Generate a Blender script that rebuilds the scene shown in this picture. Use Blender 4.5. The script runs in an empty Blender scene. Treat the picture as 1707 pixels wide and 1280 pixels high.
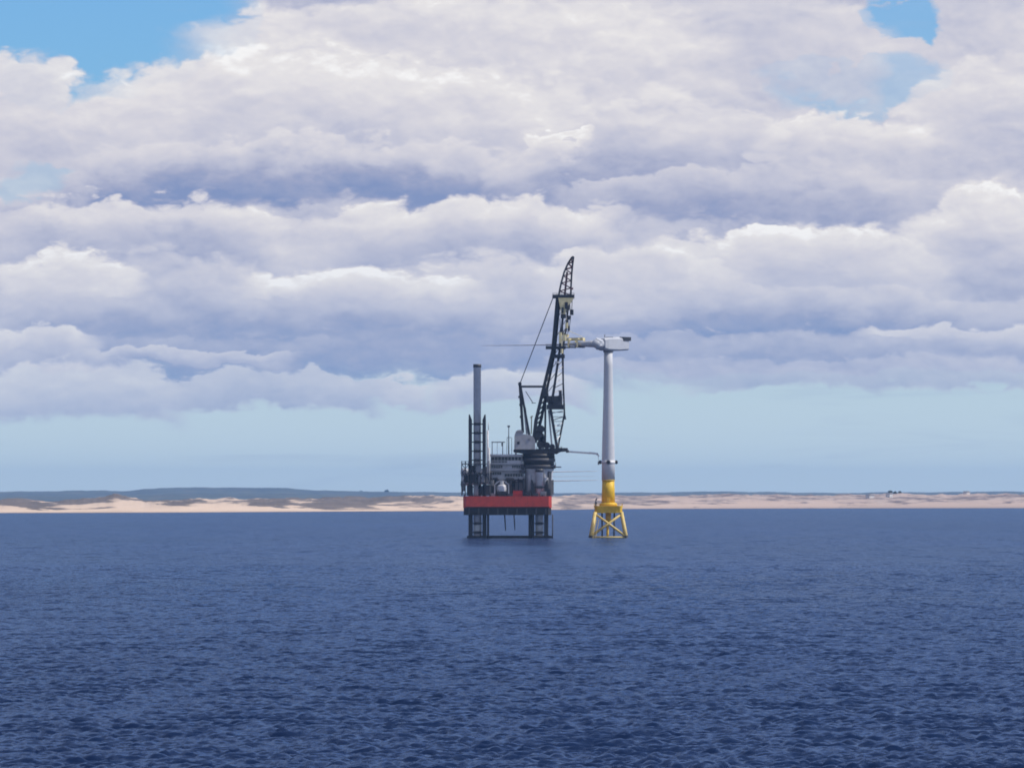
import bpy, bmesh, math, random
import numpy as np
from mathutils import Vector, Matrix, noise as mnoise

random.seed(7)
rng = np.random.default_rng(11)
SC = bpy.context.scene
COL = SC.collection
R = math.radians

# ---------------------------------------------------------------- camera
# a long lens on a shore 3 km from the rig, eye 22.8 m above the sea
CAM_H = 22.8
FPX = 9091.0                      # focal length in units of 1/1707 of the picture width
cam_d = bpy.data.cameras.new('camera')
cam = bpy.data.objects.new('camera', cam_d)
COL.objects.link(cam)
cam_d.sensor_width = 36.0
cam_d.lens = 36.0 * FPX / 1707.0
cam_d.clip_start = 1.0
cam_d.clip_end = 60000.0
cam.location = (0, 0, CAM_H)
cam.rotation_euler = (R(90) + math.atan(187 / FPX), 0, 0)
SC.camera = cam

# ---------------------------------------------------------------- render look
SC.view_settings.view_transform = 'Standard'
SC.view_settings.look = 'None'
SC.view_settings.exposure = 0.0
SC.view_settings.gamma = 1.0
SC.view_settings.use_curve_mapping = False
SC.cycles.filter_width = 1.8
SC.cycles.max_bounces = 6

# ---------------------------------------------------------------- sun and sky
SUN_EL, SUN_AZ = 50.0, 97.0       # azimuth clockwise from +Y (the view direction)
sd = Vector((math.sin(R(SUN_AZ)) * math.cos(R(SUN_EL)), math.cos(R(SUN_AZ)) * math.cos(R(SUN_EL)), math.sin(R(SUN_EL))))
sun_l = bpy.data.lights.new('sun', 'SUN')
sun_l.energy = 4.2
sun_l.angle = R(0.53)
sun_l.color = (1.0, 0.93, 0.82)
sun = bpy.data.objects.new('sun', sun_l)
COL.objects.link(sun)
sun.rotation_mode = 'QUATERNION'
sun.rotation_quaternion = sd.to_track_quat('Z', 'Y')
sun.location = (300, 2500, 900)


class NB:
    """small helper to wire shader nodes"""
    def __init__(self, nt):
        self.nt = nt

    def n(self, kind, **kw):
        nd = self.nt.nodes.new(kind)
        for k, v in kw.items():
            setattr(nd, k, v)
        return nd

    def put(self, sock, v):
        if v is None:
            return
        if isinstance(v, bpy.types.NodeSocket):
            self.nt.links.new(v, sock)
        else:
            sock.default_value = v

    def m(self, op, a, b=None, c=None, clamp=False):
        nd = self.n('ShaderNodeMath', operation=op, use_clamp=clamp)
        self.put(nd.inputs[0], a); self.put(nd.inputs[1], b); self.put(nd.inputs[2], c)
        return nd.outputs[0]

    def vm(self, op, a, b=None):
        nd = self.n('ShaderNodeVectorMath', operation=op)
        self.put(nd.inputs[0], a); self.put(nd.inputs[1], b)
        return nd.outputs['Value'] if op in ('LENGTH', 'DOT_PRODUCT') else nd.outputs[0]

    def rng(self, v, a, b, c=0.0, d=1.0, smooth=True):
        nd = self.n('ShaderNodeMapRange')
        nd.interpolation_type = 'SMOOTHSTEP' if smooth else 'LINEAR'
        nd.clamp = True
        for i, x in enumerate((v, a, b, c, d)):
            self.put(nd.inputs[i], x)
        return nd.outputs[0]

    def noise(self, vec, scale, detail=4, rough=0.55, dist=0.0, color=False):
        nd = self.n('ShaderNodeTexNoise')
        self.put(nd.inputs['Vector'], vec)
        nd.inputs['Scale'].default_value = scale
        nd.inputs['Detail'].default_value = detail
        nd.inputs['Roughness'].default_value = rough
        nd.inputs['Distortion'].default_value = dist
        return nd.outputs['Color' if color else 'Fac']

    def ramp(self, v, stops, interp='LINEAR'):
        nd = self.n('ShaderNodeValToRGB')
        cr = nd.color_ramp
        cr.interpolation = interp
        while len(cr.elements) < len(stops):
            cr.elements.new(0.5)
        for e, (p, c) in zip(cr.elements, stops):
            e.position = p
            e.color = (*c, 1)
        self.put(nd.inputs[0], v)
        return nd.outputs[0]

    def mixc(self, f, a, b, blend='MIX'):
        nd = self.n('ShaderNodeMix', data_type='RGBA', blend_type=blend)
        self.put(nd.inputs[0], f)
        for s, v in ((nd.inputs[6], a), (nd.inputs[7], b)):
            self.put(s, v if isinstance(v, bpy.types.NodeSocket) else (*v, 1))
        return nd.outputs[2]

    def mixf(self, f, a, b):
        nd = self.n('ShaderNodeMix', data_type='FLOAT')
        self.put(nd.inputs[0], f); self.put(nd.inputs[2], a); self.put(nd.inputs[3], b)
        return nd.outputs[0]


def srgb(r, g, b):
    f = lambda c: (c / 255 / 12.92) if c <= 10 else (((c / 255) + 0.055) / 1.055) ** 2.4
    return (f(r), f(g), f(b))


world = bpy.data.worlds.new('World')
SC.world = world
world.use_nodes = True
world.cycles.sampling_method = 'MANUAL'
world.cycles.sample_map_resolution = 512
wt = world.node_tree
wt.nodes.clear()
w = NB(wt)
SKY_STRENGTH = 0.1
sky = w.n('ShaderNodeTexSky')
sky.sky_type = 'NISHITA'
sky.sun_disc = False
sky.sun_elevation = R(SUN_EL)
sky.sun_rotation = R(SUN_AZ)
sky.altitude = 20
sky.air_density = 1.0
sky.dust_density = 0.6
sky.ozone_density = 1.6
SKY_TINT = (0.52, 0.90, 1.38)

tc = w.n('ShaderNodeTexCoord').outputs['Generated']
dirn = w.vm('NORMALIZE', tc)
sep = w.n('ShaderNodeSeparateXYZ'); w.put(sep.inputs[0], dirn)
dx, dy, dz = sep.outputs
K = FPX / 100.0                    # one sky unit = 100 target pixels = 0.63 degrees
U = w.m('MULTIPLY', w.m('ARCTAN2', dx, dy), K)
V = w.m('MULTIPLY', w.m('ARCSINE', dz), K)
# seamless noise space: the direction itself, flattened so that clouds are wider than tall
flat = w.vm('MULTIPLY', dirn, (K, K, K * 2.0))
warp_b = w.noise(flat, 0.33, 5, 0.55, 0.0, True)
warp_s = w.noise(flat, 1.5, 5, 0.54, 0.0, True)
sb = w.n('ShaderNodeSeparateXYZ'); w.put(sb.inputs[0], warp_b)
ss = w.n('ShaderNodeSeparateXYZ'); w.put(ss.inputs[0], warp_s)
far = w.rng(V, 1.0, 6.5, 0.5, 1.0)
wu = w.m('ADD', w.m('MULTIPLY_ADD', sb.outputs[0], 2.2, -1.1), w.m('MULTIPLY_ADD', ss.outputs[0], 0.7, -0.35))
wv = w.m('ADD', w.m('MULTIPLY_ADD', sb.outputs[1], 0.8, -0.4), w.m('MULTIPLY_ADD', ss.outputs[1], 0.48, -0.24))
Uw = w.m('MULTIPLY_ADD', wu, far, U)
Vw = w.m('MULTIPLY_ADD', wv, far, V)



def billow(vec, scale, detail=2.0):
    nd = w.n('ShaderNodeTexVoronoi')
    nd.voronoi_dimensions = '3D'
    nd.feature = 'F1'
    nd.normalize = False
    w.put(nd.inputs['Vector'], vec)
    nd.inputs['Scale'].default_value = scale
    nd.inputs['Detail'].default_value = detail
    nd.inputs['Roughness'].default_value = 0.55
    nd.inputs['Lacunarity'].default_value = 2.1
    nd.inputs['Randomness'].default_value = 1.0
    return nd.outputs['Distance']


wob = w.vm('ADD', flat, w.vm('MULTIPLY', w.vm('SUBTRACT', warp_s, (0.5, 0.5, 0.5)), (0.9, 0.9, 0.9)))
wob = w.vm('ADD', wob, w.vm('MULTIPLY', w.vm('SUBTRACT', warp_b, (0.5, 0.5, 0.5)), (2.0, 2.0, 2.0)))
bil = billow(wob, 0.85)
bil_up = billow(w.vm('ADD', wob, (0.10, 0.0, 0.34)), 0.85)
curl = w.m('SUBTRACT', bil_up, bil)                    # lit tops, shaded undersides of each lump
Vw = w.m('MULTIPLY_ADD', w.m('MULTIPLY_ADD', bil, 0.44, -0.25), far, Vw)

# generic broken cloud deck that goes on outside the frame
deck = w.noise(flat, 0.22, 7, 0.52, 0.25)
up = w.vm('ADD', flat, (0.25, 0.0, 0.55))
deck_up = w.noise(up, 0.22, 7, 0.52, 0.25)
lump = w.noise(flat, 0.9, 6, 0.6, 0.2)
lump_up = w.noise(w.vm('ADD', flat, (0.06, 0.0, 0.22)), 0.9, 6, 0.6, 0.2)
relief = w.m('MULTIPLY_ADD', w.m('SUBTRACT', lump, lump_up), 1.0, w.m('MULTIPLY', w.m('SUBTRACT', deck, deck_up), 1.6))
B = w.m('ADD', w.m('MULTIPLY_ADD', deck, 0.9, 0.08), 0.0)
cover = w.rng(Vw, 1.85, 2.25)                          # clear band above the horizon
broken = w.rng(deck, 0.43, 0.56)                       # overhead the deck breaks up into blue
A = w.m('MULTIPLY', cover, w.mixf(w.rng(V, 8.6, 14.0), 1.0, broken))


def px(x, y):
    return ((x - 853.5) / 100.0, (827.0 - y) / 100.0)


def puff(B, A, x, ytop, rx, h, btop, bbase, strength=1.0, edge=0.14, arch=0.35):
    """one cumulus bank: crisp lit top, darker base; x, ytop, rx, h in 1/1707 picture widths of arc"""
    uc, vt = px(x, ytop)
    ru, hh = rx / 100.0, h / 100.0
    d = w.m('MULTIPLY_ADD', Uw, 1 / ru, -uc / ru)
    d2 = w.m('MULTIPLY', d, d)
    tt = w.m('MULTIPLY_ADD', Vw, -1 / hh, vt / hh)
    t = w.m('MULTIPLY_ADD', d2, -arch, tt)
    a1 = w.rng(t, 0.0, edge)
    a2 = w.rng(t, 0.88, 1.14, 1.0, 0.0)
    a3 = w.rng(d2, 0.45, 1.1, strength, 0.0)
    a = w.m('MULTIPLY', w.m('MULTIPLY', a1, a2), a3)
    b = w.rng(t, 0.05, 0.95, btop, bbase, smooth=True)
    return w.mixf(a, B, b), (w.m('MAXIMUM', A, a) if A is not None else None)


def hole(A, x, y, rx, ry, strength=1.0):
    uc, vc = px(x, y)
    d = w.m('MULTIPLY_ADD', Uw, 100 / rx, -uc * 100 / rx)
    e = w.m('MULTIPLY_ADD', Vw, 100 / ry, -vc * 100 / ry)
    r2 = w.m('ADD', w.m('MULTIPLY', d, d), w.m('MULTIPLY', e, e))
    k = w.rng(r2, 0.55, 1.15, 1.0 - strength, 1.0)
    return w.m('MULTIPLY', A, k)


# blue openings
A = hole(A, 130, 0, 320, 150)
A = hole(A, 1540, 0, 80, 42, 0.9)
A = hole(A, 1430, 120, 160, 48, 0.5)
A = hole(A, 30, 290, 80, 35, 0.4)
# banks listed from the far ones near the horizon to the near ones overhead
#      x    ytop   rx   h   top  base
BANKS = [
    (120, 590, 190, 85, 0.80, 0.42, 0.9),
    (430, 604, 240, 60, 0.62, 0.30, 0.9),
    (660, 616, 80, 46, 0.84, 0.50, 0.9),
    (850, 604, 150, 56, 0.84, 0.48, 0.9),
    (1120, 578, 240, 50, 0.50, 0.28, 0.7),
    (1450, 580, 330, 52, 0.52, 0.30, 0.8),
    (60, 536, 120, 56, 0.86, 0.40, 0.9),
    (310, 572, 200, 30, 0.70, 0.34, 0.8),
    (560, 540, 560, 80, 0.28, 0.04, 0.92),
    (1200, 540, 420, 56, 0.36, 0.22, 0.8),
    (1610, 520, 200, 62, 0.80, 0.26, 0.9),
    (470, 478, 560, 92, 0.50, 0.06, 0.95),
    (1330, 462, 520, 88, 0.62, 0.06, 0.95),
    (480, 480, 110, 40, 0.84, 0.55, 0.8),
    (110, 405, 120, 130, 0.94, 0.45, 0.9),
    (600, 420, 200, 92, 0.94, 0.46, 0.95),
    (1060, 400, 190, 110, 0.80, 0.48, 0.9),
    (1290, 352, 80, 55, 1.0, 0.76, 0.9),
    (1340, 350, 260, 140, 0.86, 0.44, 0.9),
    (1640, 300, 150, 170, 0.88, 0.44, 0.9),
    (250, 304, 280, 112, 0.82, 0.30, 0.95),
    (800, 300, 290, 115, 0.86, 0.32, 0.95),
    (1250, 250, 320, 100, 0.62, 0.16, 0.9),
    (930, 195, 60, 40, 0.97, 0.66, 0.7),
    (1400, 152, 160, 110, 0.90, 0.50, 0.85),
    (1080, 140, 250, 170, 0.78, 0.14, 0.95),
    (1660, 60, 150, 230, 0.78, 0.46, 0.9),
    (50, 62, 110, 205, 0.82, 0.52, 0.95),
    (500, 200, 460, 112, 0.74, 0.02, 0.92),
    (560, 44, 470, 260, 0.86, 0.40, 0.97),
    (300, 92, 180, 120, 0.70, 0.60, 0.6),
    (760, -60, 480, 260, 0.80, 0.66, 0.9),
    (1200, -60, 330, 190, 0.72, 0.52, 0.85),
]
for (x, yt, rx, h, bt, bb, st) in reversed(BANKS):
    B, A = puff(B, A, x, yt, rx, h, bt, bb, st)
B = w.m('ADD', B, w.m('ADD', w.m('MULTIPLY', relief, 0.30), w.m('MULTIPLY', curl, 0.17)))
B = w.m('ADD', B, w.m('MULTIPLY_ADD', lump, 0.18, -0.03))
B = w.m('MULTIPLY_ADD', B, 1.08, -0.065)
cloud = w.ramp(B, [
    (0.0, srgb(132, 150, 192)),
    (0.22, srgb(160, 168, 199)),
    (0.5, srgb(194, 196, 214)),
    (0.75, srgb(217, 215, 223)),
    (0.92, srgb(233, 230, 231)),
    (1.0, srgb(248, 247, 247))])
cloud = w.mixc(w.rng(V, 0.5, 5.5, 0.34, 0.0), cloud, srgb(150, 182, 222))   # air between here and the far banks
cloud = w.vm('MULTIPLY', cloud, (1 / SKY_STRENGTH,) * 3)
blue = w.mixc(1.0, sky.outputs[0], SKY_TINT, 'MULTIPLY')
low_air = tuple(c / SKY_STRENGTH for c in srgb(202, 221, 233))
blue = w.mixc(w.rng(V, 0.0, 7.0, 0.92, 0.0), blue, low_air)    # pale moist air low over the sea
wisp = w.noise(w.vm('MULTIPLY', dirn, (K * 0.22, K * 0.22, K * 2.6)), 1.0, 5, 0.6, 0.6)
blue = w.mixc(w.m('MULTIPLY', w.rng(wisp, 0.52, 0.72), w.rng(V, 3.0, 6.0, 0.30, 0.08)), blue, tuple(c / SKY_STRENGTH for c in srgb(170, 190, 214)))   # thin veils low down
skycol = w.mixc(A, blue, cloud)
bg = w.n('ShaderNodeBackground')
w.put(bg.inputs[0], skycol)
bg.inputs[1].default_value = SKY_STRENGTH
wo = w.n('ShaderNodeOutputWorld')
w.put(wo.inputs[0], bg.outputs[0])

# ---------------------------------------------------------------- materials


def principled(name, build, rough=0.6, metallic=0.0, bump=None):
    """build(nb, co) -> colour socket or rgb; every material is procedural"""
    mt = bpy.data.materials.new(name)
    mt.use_nodes = True
    nt = mt.node_tree
    nt.nodes.clear()
    b = NB(nt)
    out = b.n('ShaderNodeOutputMaterial')
    p = b.n('ShaderNodeBsdfPrincipled')
    p.inputs['Roughness'].default_value = rough
    p.inputs['Metallic'].default_value = metallic
    geo = b.n('ShaderNodeNewGeometry')
    co = geo.outputs['Position']
    c = build(b, co, p)
    if isinstance(c, bpy.types.NodeSocket) and c.type == 'SHADER':
        nt.nodes.remove(p)
        b.put(out.inputs[0], c)
        return mt
    if c is not None:
        b.put(p.inputs['Base Color'], c if isinstance(c, bpy.types.NodeSocket) else (*c, 1))
    b.put(out.inputs[0], p.outputs[0])
    return mt


def paint(name, rgb, wear=(0.25, 0.16, 0.10), amount=0.25, rough=0.5, streak=True, var=0.18):
    """weathered marine paint: mottling, vertical rust and dirt streaks"""
    def build(b, co, p):
        n1 = b.noise(co, 0.35, 5, 0.6)
        n2 = b.noise(b.vm('MULTIPLY', co, (1.3, 1.3, 0.12)), 1.0, 5, 0.65)
        dark = tuple(c * (1 - var) for c in rgb)
        lite = tuple(min(1.0, c * (1 + var * 0.5)) for c in rgb)
        c = b.mixc(b.rng(n1, 0.3, 0.7), dark, lite)
        if streak:
            c = b.mixc(b.m('MULTIPLY', b.rng(n2, 0.56, 0.74), amount), c, wear)
        b.put(p.inputs['Roughness'], b.rng(n1, 0.2, 0.8, rough - 0.1, rough + 0.15))
        return c
    return principled(name, build, rough)


M = {
    'black': paint('black steel paint', (0.016, 0.018, 0.026), (0.07, 0.04, 0.03), 0.35, 0.55),
    'dark': paint('dark grey steel paint', (0.05, 0.05, 0.06), (0.10, 0.06, 0.04), 0.3, 0.55),
    'grey': paint('grey steel paint', (0.52, 0.52, 0.55), (0.16, 0.11, 0.08), 0.35, 0.5),
    'mid': paint('mid grey machinery paint', (0.22, 0.22, 0.24), (0.10, 0.07, 0.05), 0.35, 0.5),
    'white': paint('white marine paint', (0.62, 0.62, 0.63), (0.35, 0.25, 0.18), 0.25, 0.4),
    'red': paint('red hull paint', (0.50, 0.045, 0.028), (0.13, 0.035, 0.03), 0.65, 0.5),
    'redbrown': paint('dull red jib paint', (0.14, 0.05, 0.055), (0.05, 0.03, 0.04), 0.35, 0.5),
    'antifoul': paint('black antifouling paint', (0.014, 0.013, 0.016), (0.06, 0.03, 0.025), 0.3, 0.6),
    'yellow': paint('yellow foundation paint', (0.72, 0.45, 0.008), (0.42, 0.18, 0.02), 0.4, 0.5),
    'paleyellow': paint('weathered yellow jacket paint', (0.68, 0.51, 0.16), (0.34, 0.26, 0.16), 0.45, 0.55),
    'cream': paint('cream yellow crane paint', (0.74, 0.64, 0.36), (0.22, 0.14, 0.08), 0.4, 0.5),
    'pipe': paint('light grey leg paint', (0.72, 0.72, 0.76), (0.24, 0.17, 0.13), 0.35, 0.5, True, 0.12),
    'tower': paint('pale grey tower paint', (0.55, 0.56, 0.59), (0.36, 0.36, 0.38), 0.12, 0.65, True, 0.05),
    'nacelle': paint('pale grey nacelle paint', (0.44, 0.46, 0.51), (0.34, 0.34, 0.36), 0.15, 0.4, True, 0.06),
    'blade': paint('light grey blade coating', (0.45, 0.47, 0.52), (0.36, 0.36, 0.38), 0.2, 0.35),
    'housegrey': paint('crane house grey paint', (0.40, 0.39, 0.40), (0.18, 0.13, 0.10), 0.4, 0.5),
    'orange': paint('orange lifeboat paint', (0.6, 0.16, 0.03), (0.3, 0.1, 0.04), 0.3, 0.4),
    'roof': paint('slate roof', (0.26, 0.25, 0.26), (0.06, 0.06, 0.06), 0.3, 0.7),
    'render': paint('white house render', (0.70, 0.67, 0.64), (0.6, 0.55, 0.5), 0.2, 0.8),
}


def glass_build(b, co, p):
    p.inputs['Roughness'].default_value = 0.08
    n = b.noise(co, 0.6, 2)
    return b.mixc(n, (0.012, 0.014, 0.02), (0.03, 0.035, 0.045))


M['glass'] = principled('dark window glass', glass_build, 0.08)

# ---------------------------------------------------------------- object helpers


def link(name, me, mat, parent=None):
    o = bpy.data.objects.new(name, me)
    COL.objects.link(o)
    if mat is not None and not me.materials:
        me.materials.append(M[mat] if isinstance(mat, str) else mat)
    if parent is not None:
        o.parent = parent
        o.matrix_parent_inverse = Matrix.Translation(-parent.location) if parent.type == 'EMPTY' and parent.parent is None else Matrix()
    return o


def tag(o, label, cat=None, group=None, kind=None):
    if label:
        o['label'] = label
    if cat:
        o['category'] = cat
    if group:
        o['group'] = group
    if kind:
        o['kind'] = kind
    return o


def thing(name, loc, label, cat, group=None):
    o = bpy.data.objects.new(name, None)
    COL.objects.link(o)
    o.location = loc
    o.empty_display_size = 2
    return tag(o, label, cat, group)


class MB:
    """collects simple solids into one mesh; all coordinates are world metres"""
    def __init__(self):
        self.v, self.f, self.s = [], [], []

    def add(self, vs, fs, smooth=False):
        k = len(self.v)
        self.v += [tuple(p) for p in vs]
        self.f += [tuple(i + k for i in q) for q in fs]
        self.s += [smooth] * len(fs)
        return self

    def box(self, x0, x1, y0, y1, z0, z1, ch=0.0):
        if ch <= 0:
            vs = [(x, y, z) for z in (z0, z1) for y in (y0, y1) for x in (x0, x1)]
            fs = [(0, 2, 3, 1), (4, 5, 7, 6), (0, 1, 5, 4), (2, 6, 7, 3), (0, 4, 6, 2), (1, 3, 7, 5)]
            return self.add(vs, fs)
        pl = [(x0 + ch, y0), (x1 - ch, y0), (x1, y0 + ch), (x1, y1 - ch), (x1 - ch, y1), (x0 + ch, y1), (x0, y1 - ch), (x0, y0 + ch)]
        return self.prism(pl, z0, z1)

    def prism(self, pl, z0, z1):
        n = len(pl)
        vs = [(x, y, z0) for x, y in pl] + [(x, y, z1) for x, y in pl]
        fs = [tuple(range(n))[::-1], tuple(range(n, 2 * n))] + [(i, (i + 1) % n, n + (i + 1) % n, n + i) for i in range(n)]
        return self.add(vs, fs)

    def prism_xz(self, pl, y0, y1):
        n = len(pl)
        vs = [(x, y0, z) for x, z in pl] + [(x, y1, z) for x, z in pl]
        fs = [tuple(range(n)), tuple(range(n, 2 * n))[::-1]] + [(i, n + i, n + (i + 1) % n, (i + 1) % n) for i in range(n)]
        return self.add(vs, fs)

    def tube(self, a, b, ra, rb=None, n=10, cap=True):
        a, b = Vector(a), Vector(b)
        rb = ra if rb is None else rb
        d = (b - a).normalized()
        u = d.orthogonal().normalized()
        q = d.cross(u)
        vs = []
        for c, r in ((a, ra), (b, rb)):
            for i in range(n):
                t = 2 * math.pi * i / n
                vs.append(c + (u * math.cos(t) + q * math.sin(t)) * r)
        self.add(vs, [(i, (i + 1) % n, n + (i + 1) % n, n + i) for i in range(n)], n > 6)
        if cap:
            k = len(self.v) - 2 * n
            self.f += [tuple(k + i for i in range(n))[::-1], tuple(k + n + i for i in range(n))]
            self.s += [False, False]
        return self

    def bar(self, a, b, w_, h_=None):
        """square section bar between two points"""
        h_ = w_ if h_ is None else h_
        a, b = Vector(a), Vector(b)
        d = (b - a).normalized()
        u = d.cross(Vector((0, 1, 0)))
        if u.length < 1e-3:
            u = Vector((1, 0, 0))
        u.normalize()
        q = d.cross(u).normalized()
        vs = []
        for c in (a, b):
            for su, sq in ((-1, -1), (1, -1), (1, 1), (-1, 1)):
                vs.append(c + u * su * w_ / 2 + q * sq * h_ / 2)
        return self.add(vs, [(0, 1, 2, 3), (7, 6, 5, 4), (0, 4, 5, 1), (1, 5, 6, 2), (2, 6, 7, 3), (3, 7, 4, 0)])

    def lathe(self, cx, cy, prof, n=32):
        vs, fs = [], []
        for (r, z) in prof:
            for i in range(n):
                t = 2 * math.pi * i / n
                vs.append((cx + r * math.cos(t), cy + r * math.sin(t), z))
        for j in range(len(prof) - 1):
            for i in range(n):
                k = (i + 1) % n
                fs.append((j * n + i, j * n + k, (j + 1) * n + k, (j + 1) * n + i))
        self.add(vs, fs, True)
        k = len(self.v) - len(vs)
        m = len(prof) - 1
        self.f += [tuple(k + i for i in range(n))[::-1], tuple(k + m * n + i for i in range(n))]
        self.s += [False, False]
        return self

    def build(self, name, mat, parent=None, label=None):
        me = bpy.data.meshes.new(name)
        me.from_pydata(self.v, [], self.f)
        bm = bmesh.new(); bm.from_mesh(me)
        bmesh.ops.recalc_face_normals(bm, faces=bm.faces)
        bm.to_mesh(me); bm.free()
        me.polygons.foreach_set('use_smooth', self.s)
        o = link(name, me, mat, parent)
        if label:
            o['label'] = label
        return o


def grid_mesh(name, X, Y, Z, mat):
    """regular grid of points (arrays rows x cols) as one smooth mesh"""
    r, c = X.shape
    me = bpy.data.meshes.new(name)
    co = np.stack([X, Y, Z], -1).reshape(-1, 3).astype(np.float32)
    i = np.arange(r * c).reshape(r, c)
    q = np.stack([i[:-1, :-1], i[:-1, 1:], i[1:, 1:], i[1:, :-1]], -1).reshape(-1, 4).astype(np.int32)
    me.vertices.add(len(co)); me.vertices.foreach_set('co', co.ravel())
    me.loops.add(q.size); me.loops.foreach_set('vertex_index', q.ravel())
    me.polygons.add(len(q))
    me.polygons.foreach_set('loop_start', np.arange(0, q.size, 4, dtype=np.int32))
    me.polygons.foreach_set('use_smooth', np.ones(len(q), dtype=bool))
    me.update(calc_edges=True)
    return link(name, me, mat)


def fbm1(x, seed, octaves=5, gain=0.5):
    """smooth 1-d value noise, -1..1"""
    r_ = np.random.default_rng(seed)
    out, amp, tot = np.zeros_like(x, dtype=float), 1.0, 0.0
    for k in range(octaves):
        tab = r_.uniform(-1, 1, 4096)
        xx = x * (2 ** k) + 1000.3
        i = np.floor(xx).astype(int)
        f = xx - i
        f = f * f * (3 - 2 * f)
        out += amp * (tab[i % 4096] * (1 - f) + tab[(i + 1) % 4096] * f)
        tot += amp
        amp *= gain
    return out / tot


def fbm2(x, y, seed, octaves=4, gain=0.5):
    r_ = np.random.default_rng(seed)
    out, amp, tot = np.zeros(np.broadcast(x, y).shape), 1.0, 0.0
    for k in range(octaves):
        tab = r_.uniform(-1, 1, (256, 256))
        xx, yy = x * 2 ** k + 300.7, y * 2 ** k + 300.2
        i, j = np.floor(xx).astype(int), np.floor(yy).astype(int)
        f, g = xx - i, yy - j
        f, g = f * f * (3 - 2 * f), g * g * (3 - 2 * g)
        T = lambda a, b_: tab[a % 256, b_ % 256]
        out += amp * ((T(i, j) * (1 - f) + T(i + 1, j) * f) * (1 - g) + (T(i, j + 1) * (1 - f) + T(i + 1, j + 1) * f) * g)
        tot += amp
        amp *= gain
    return out / tot


# ---------------------------------------------------------------- sea
def sea_build(b, co, p):
    big = b.noise(b.vm('MULTIPLY', co, (0.0045, 0.0016, 1.0)), 1.0, 4, 0.55)
    geo = b.n('ShaderNodeNewGeometry')
    # capillary and short wind waves as slopes
    s1 = b.noise(b.vm('MULTIPLY', co, (0.9, 1.0, 1.0)), 0.85, 3, 0.6, 0.3, True)
    s2 = b.noise(b.vm('MULTIPLY', co, (0.5, 1.0, 1.0)), 0.11, 3, 0.6, 0.2, True)
    k1 = b.vm('MULTIPLY', b.vm('SUBTRACT', s1, (0.5, 0.5, 0.5)), (0.9, 1.5, 0.0))
    k2 = b.vm('MULTIPLY', b.vm('SUBTRACT', s2, (0.5, 0.5, 0.5)), (0.6, 1.2, 0.0))
    s3 = b.noise(b.vm('MULTIPLY', co, (0.11, 0.011, 1.0)), 1.0, 4, 0.65, 0.2, True)
    k3 = b.vm('MULTIPLY', b.vm('SUBTRACT', s3, (0.5, 0.5, 0.5)), (0.35, 0.75, 0.0))
    nn = b.vm('NORMALIZE', b.vm('ADD', b.vm('ADD', geo.outputs['Normal'], k3), b.vm('ADD', k1, k2)))
    # effective reflectance of a choppy surface: facets hide one another at grazing angles
    fr = b.n('ShaderNodeFresnel')
    fr.inputs['IOR'].default_value = 1.333
    b.put(fr.inputs['Normal'], nn)
    gl = b.n('ShaderNodeBsdfGlossy')
    b.put(gl.inputs['Roughness'], b.rng(big, 0.3, 0.7, 0.14, 0.24))
    b.put(gl.inputs['Normal'], nn)
    gl.inputs['Color'].default_value = (0.57, 0.74, 1.0, 1)  # blue tint put into the gloss for a bluer sky reflection
    df = b.n('ShaderNodeBsdfDiffuse')
    b.put(df.inputs['Color'], b.mixc(b.rng(big, 0.3, 0.7), (0.003, 0.011, 0.042), (0.005, 0.015, 0.052)))
    mx = b.n('ShaderNodeMixShader')
    b.put(mx.inputs[0], b.rng(fr.outputs[0], 0.03, 0.52, 0.025, 0.43, smooth=False))
    b.put(mx.inputs[1], df.outputs[0]); b.put(mx.inputs[2], gl.outputs[0])
    return mx.outputs[0]


M['sea'] = principled('sea water', sea_build, 0.2)


def make_sea():
    half = R(7.2)
    ncol = 620
    th = np.linspace(-half, half, ncol)
    d, rows = 380.0, []
    while d < 24000:
        rows.append(d)
        d += 0.36 * (d / 400.0) ** (1.3 if d < 1800 else 1.9)
    D = np.array(rows)
    T, DD = np.meshgrid(th, D)
    X, Y = DD * np.tan(T), DD * np.ones_like(T)
    Z = np.zeros_like(X)
    step_r = np.gradient(D)[:, None]
    step_c = (DD * (th[1] - th[0]))
    wind = R(200)
    for k in range(84):
        lam = 0.8 * (9.5 / 0.8) ** (k / 83.0) * rng.uniform(0.9, 1.1)
        a = wind + rng.normal(0, 0.62)
        kx, ky = math.sin(a) * 2 * math.pi / lam, math.cos(a) * 2 * math.pi / lam
        amp = 0.0210 * lam ** 0.70 * (1.0 if lam < 2.2 else (2.2 / lam) ** 0.75)
        fade = np.clip((lam / (2.2 * np.maximum(step_r, step_c * 0.8)) - 0.6) / 0.8, 0, 1)
        if lam > 3.5:
            fade = np.maximum(fade, 0.45)
        ph = kx * X + ky * Y + rng.uniform(0, 6.28)
        Z += amp * fade * (np.sin(ph) + 0.28 * np.cos(2 * ph))
    gust = 0.80 + 0.30 * fbm2(X / 95.0, Y / 260.0, 5, 3)
    Z *= gust
    o = grid_mesh('sea', X, Y, Z, 'sea')
    # the same sheet goes on, lower than the troughs, to the horizon on every side
    bm = bmesh.new(); bm.from_mesh(o.data)
    E = 30000.0
    vs = [bm.verts.new(c) for c in ((-E, -E, -0.9), (E, -E, -0.9), (E, E, -0.9), (-E, E, -0.9))]
    bm.faces.new(vs)
    bm.to_mesh(o.data); bm.free()
    tag(o, None, kind='structure')
    print('sea quads', len(o.data.polygons))


make_sea()


# ---------------------------------------------------------------- coast and hills
def arc(pxx, d):
    """x in metres of a bearing given in 1/1707 picture widths, at distance d"""
    return (pxx - 853.5) * d / FPX


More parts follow.
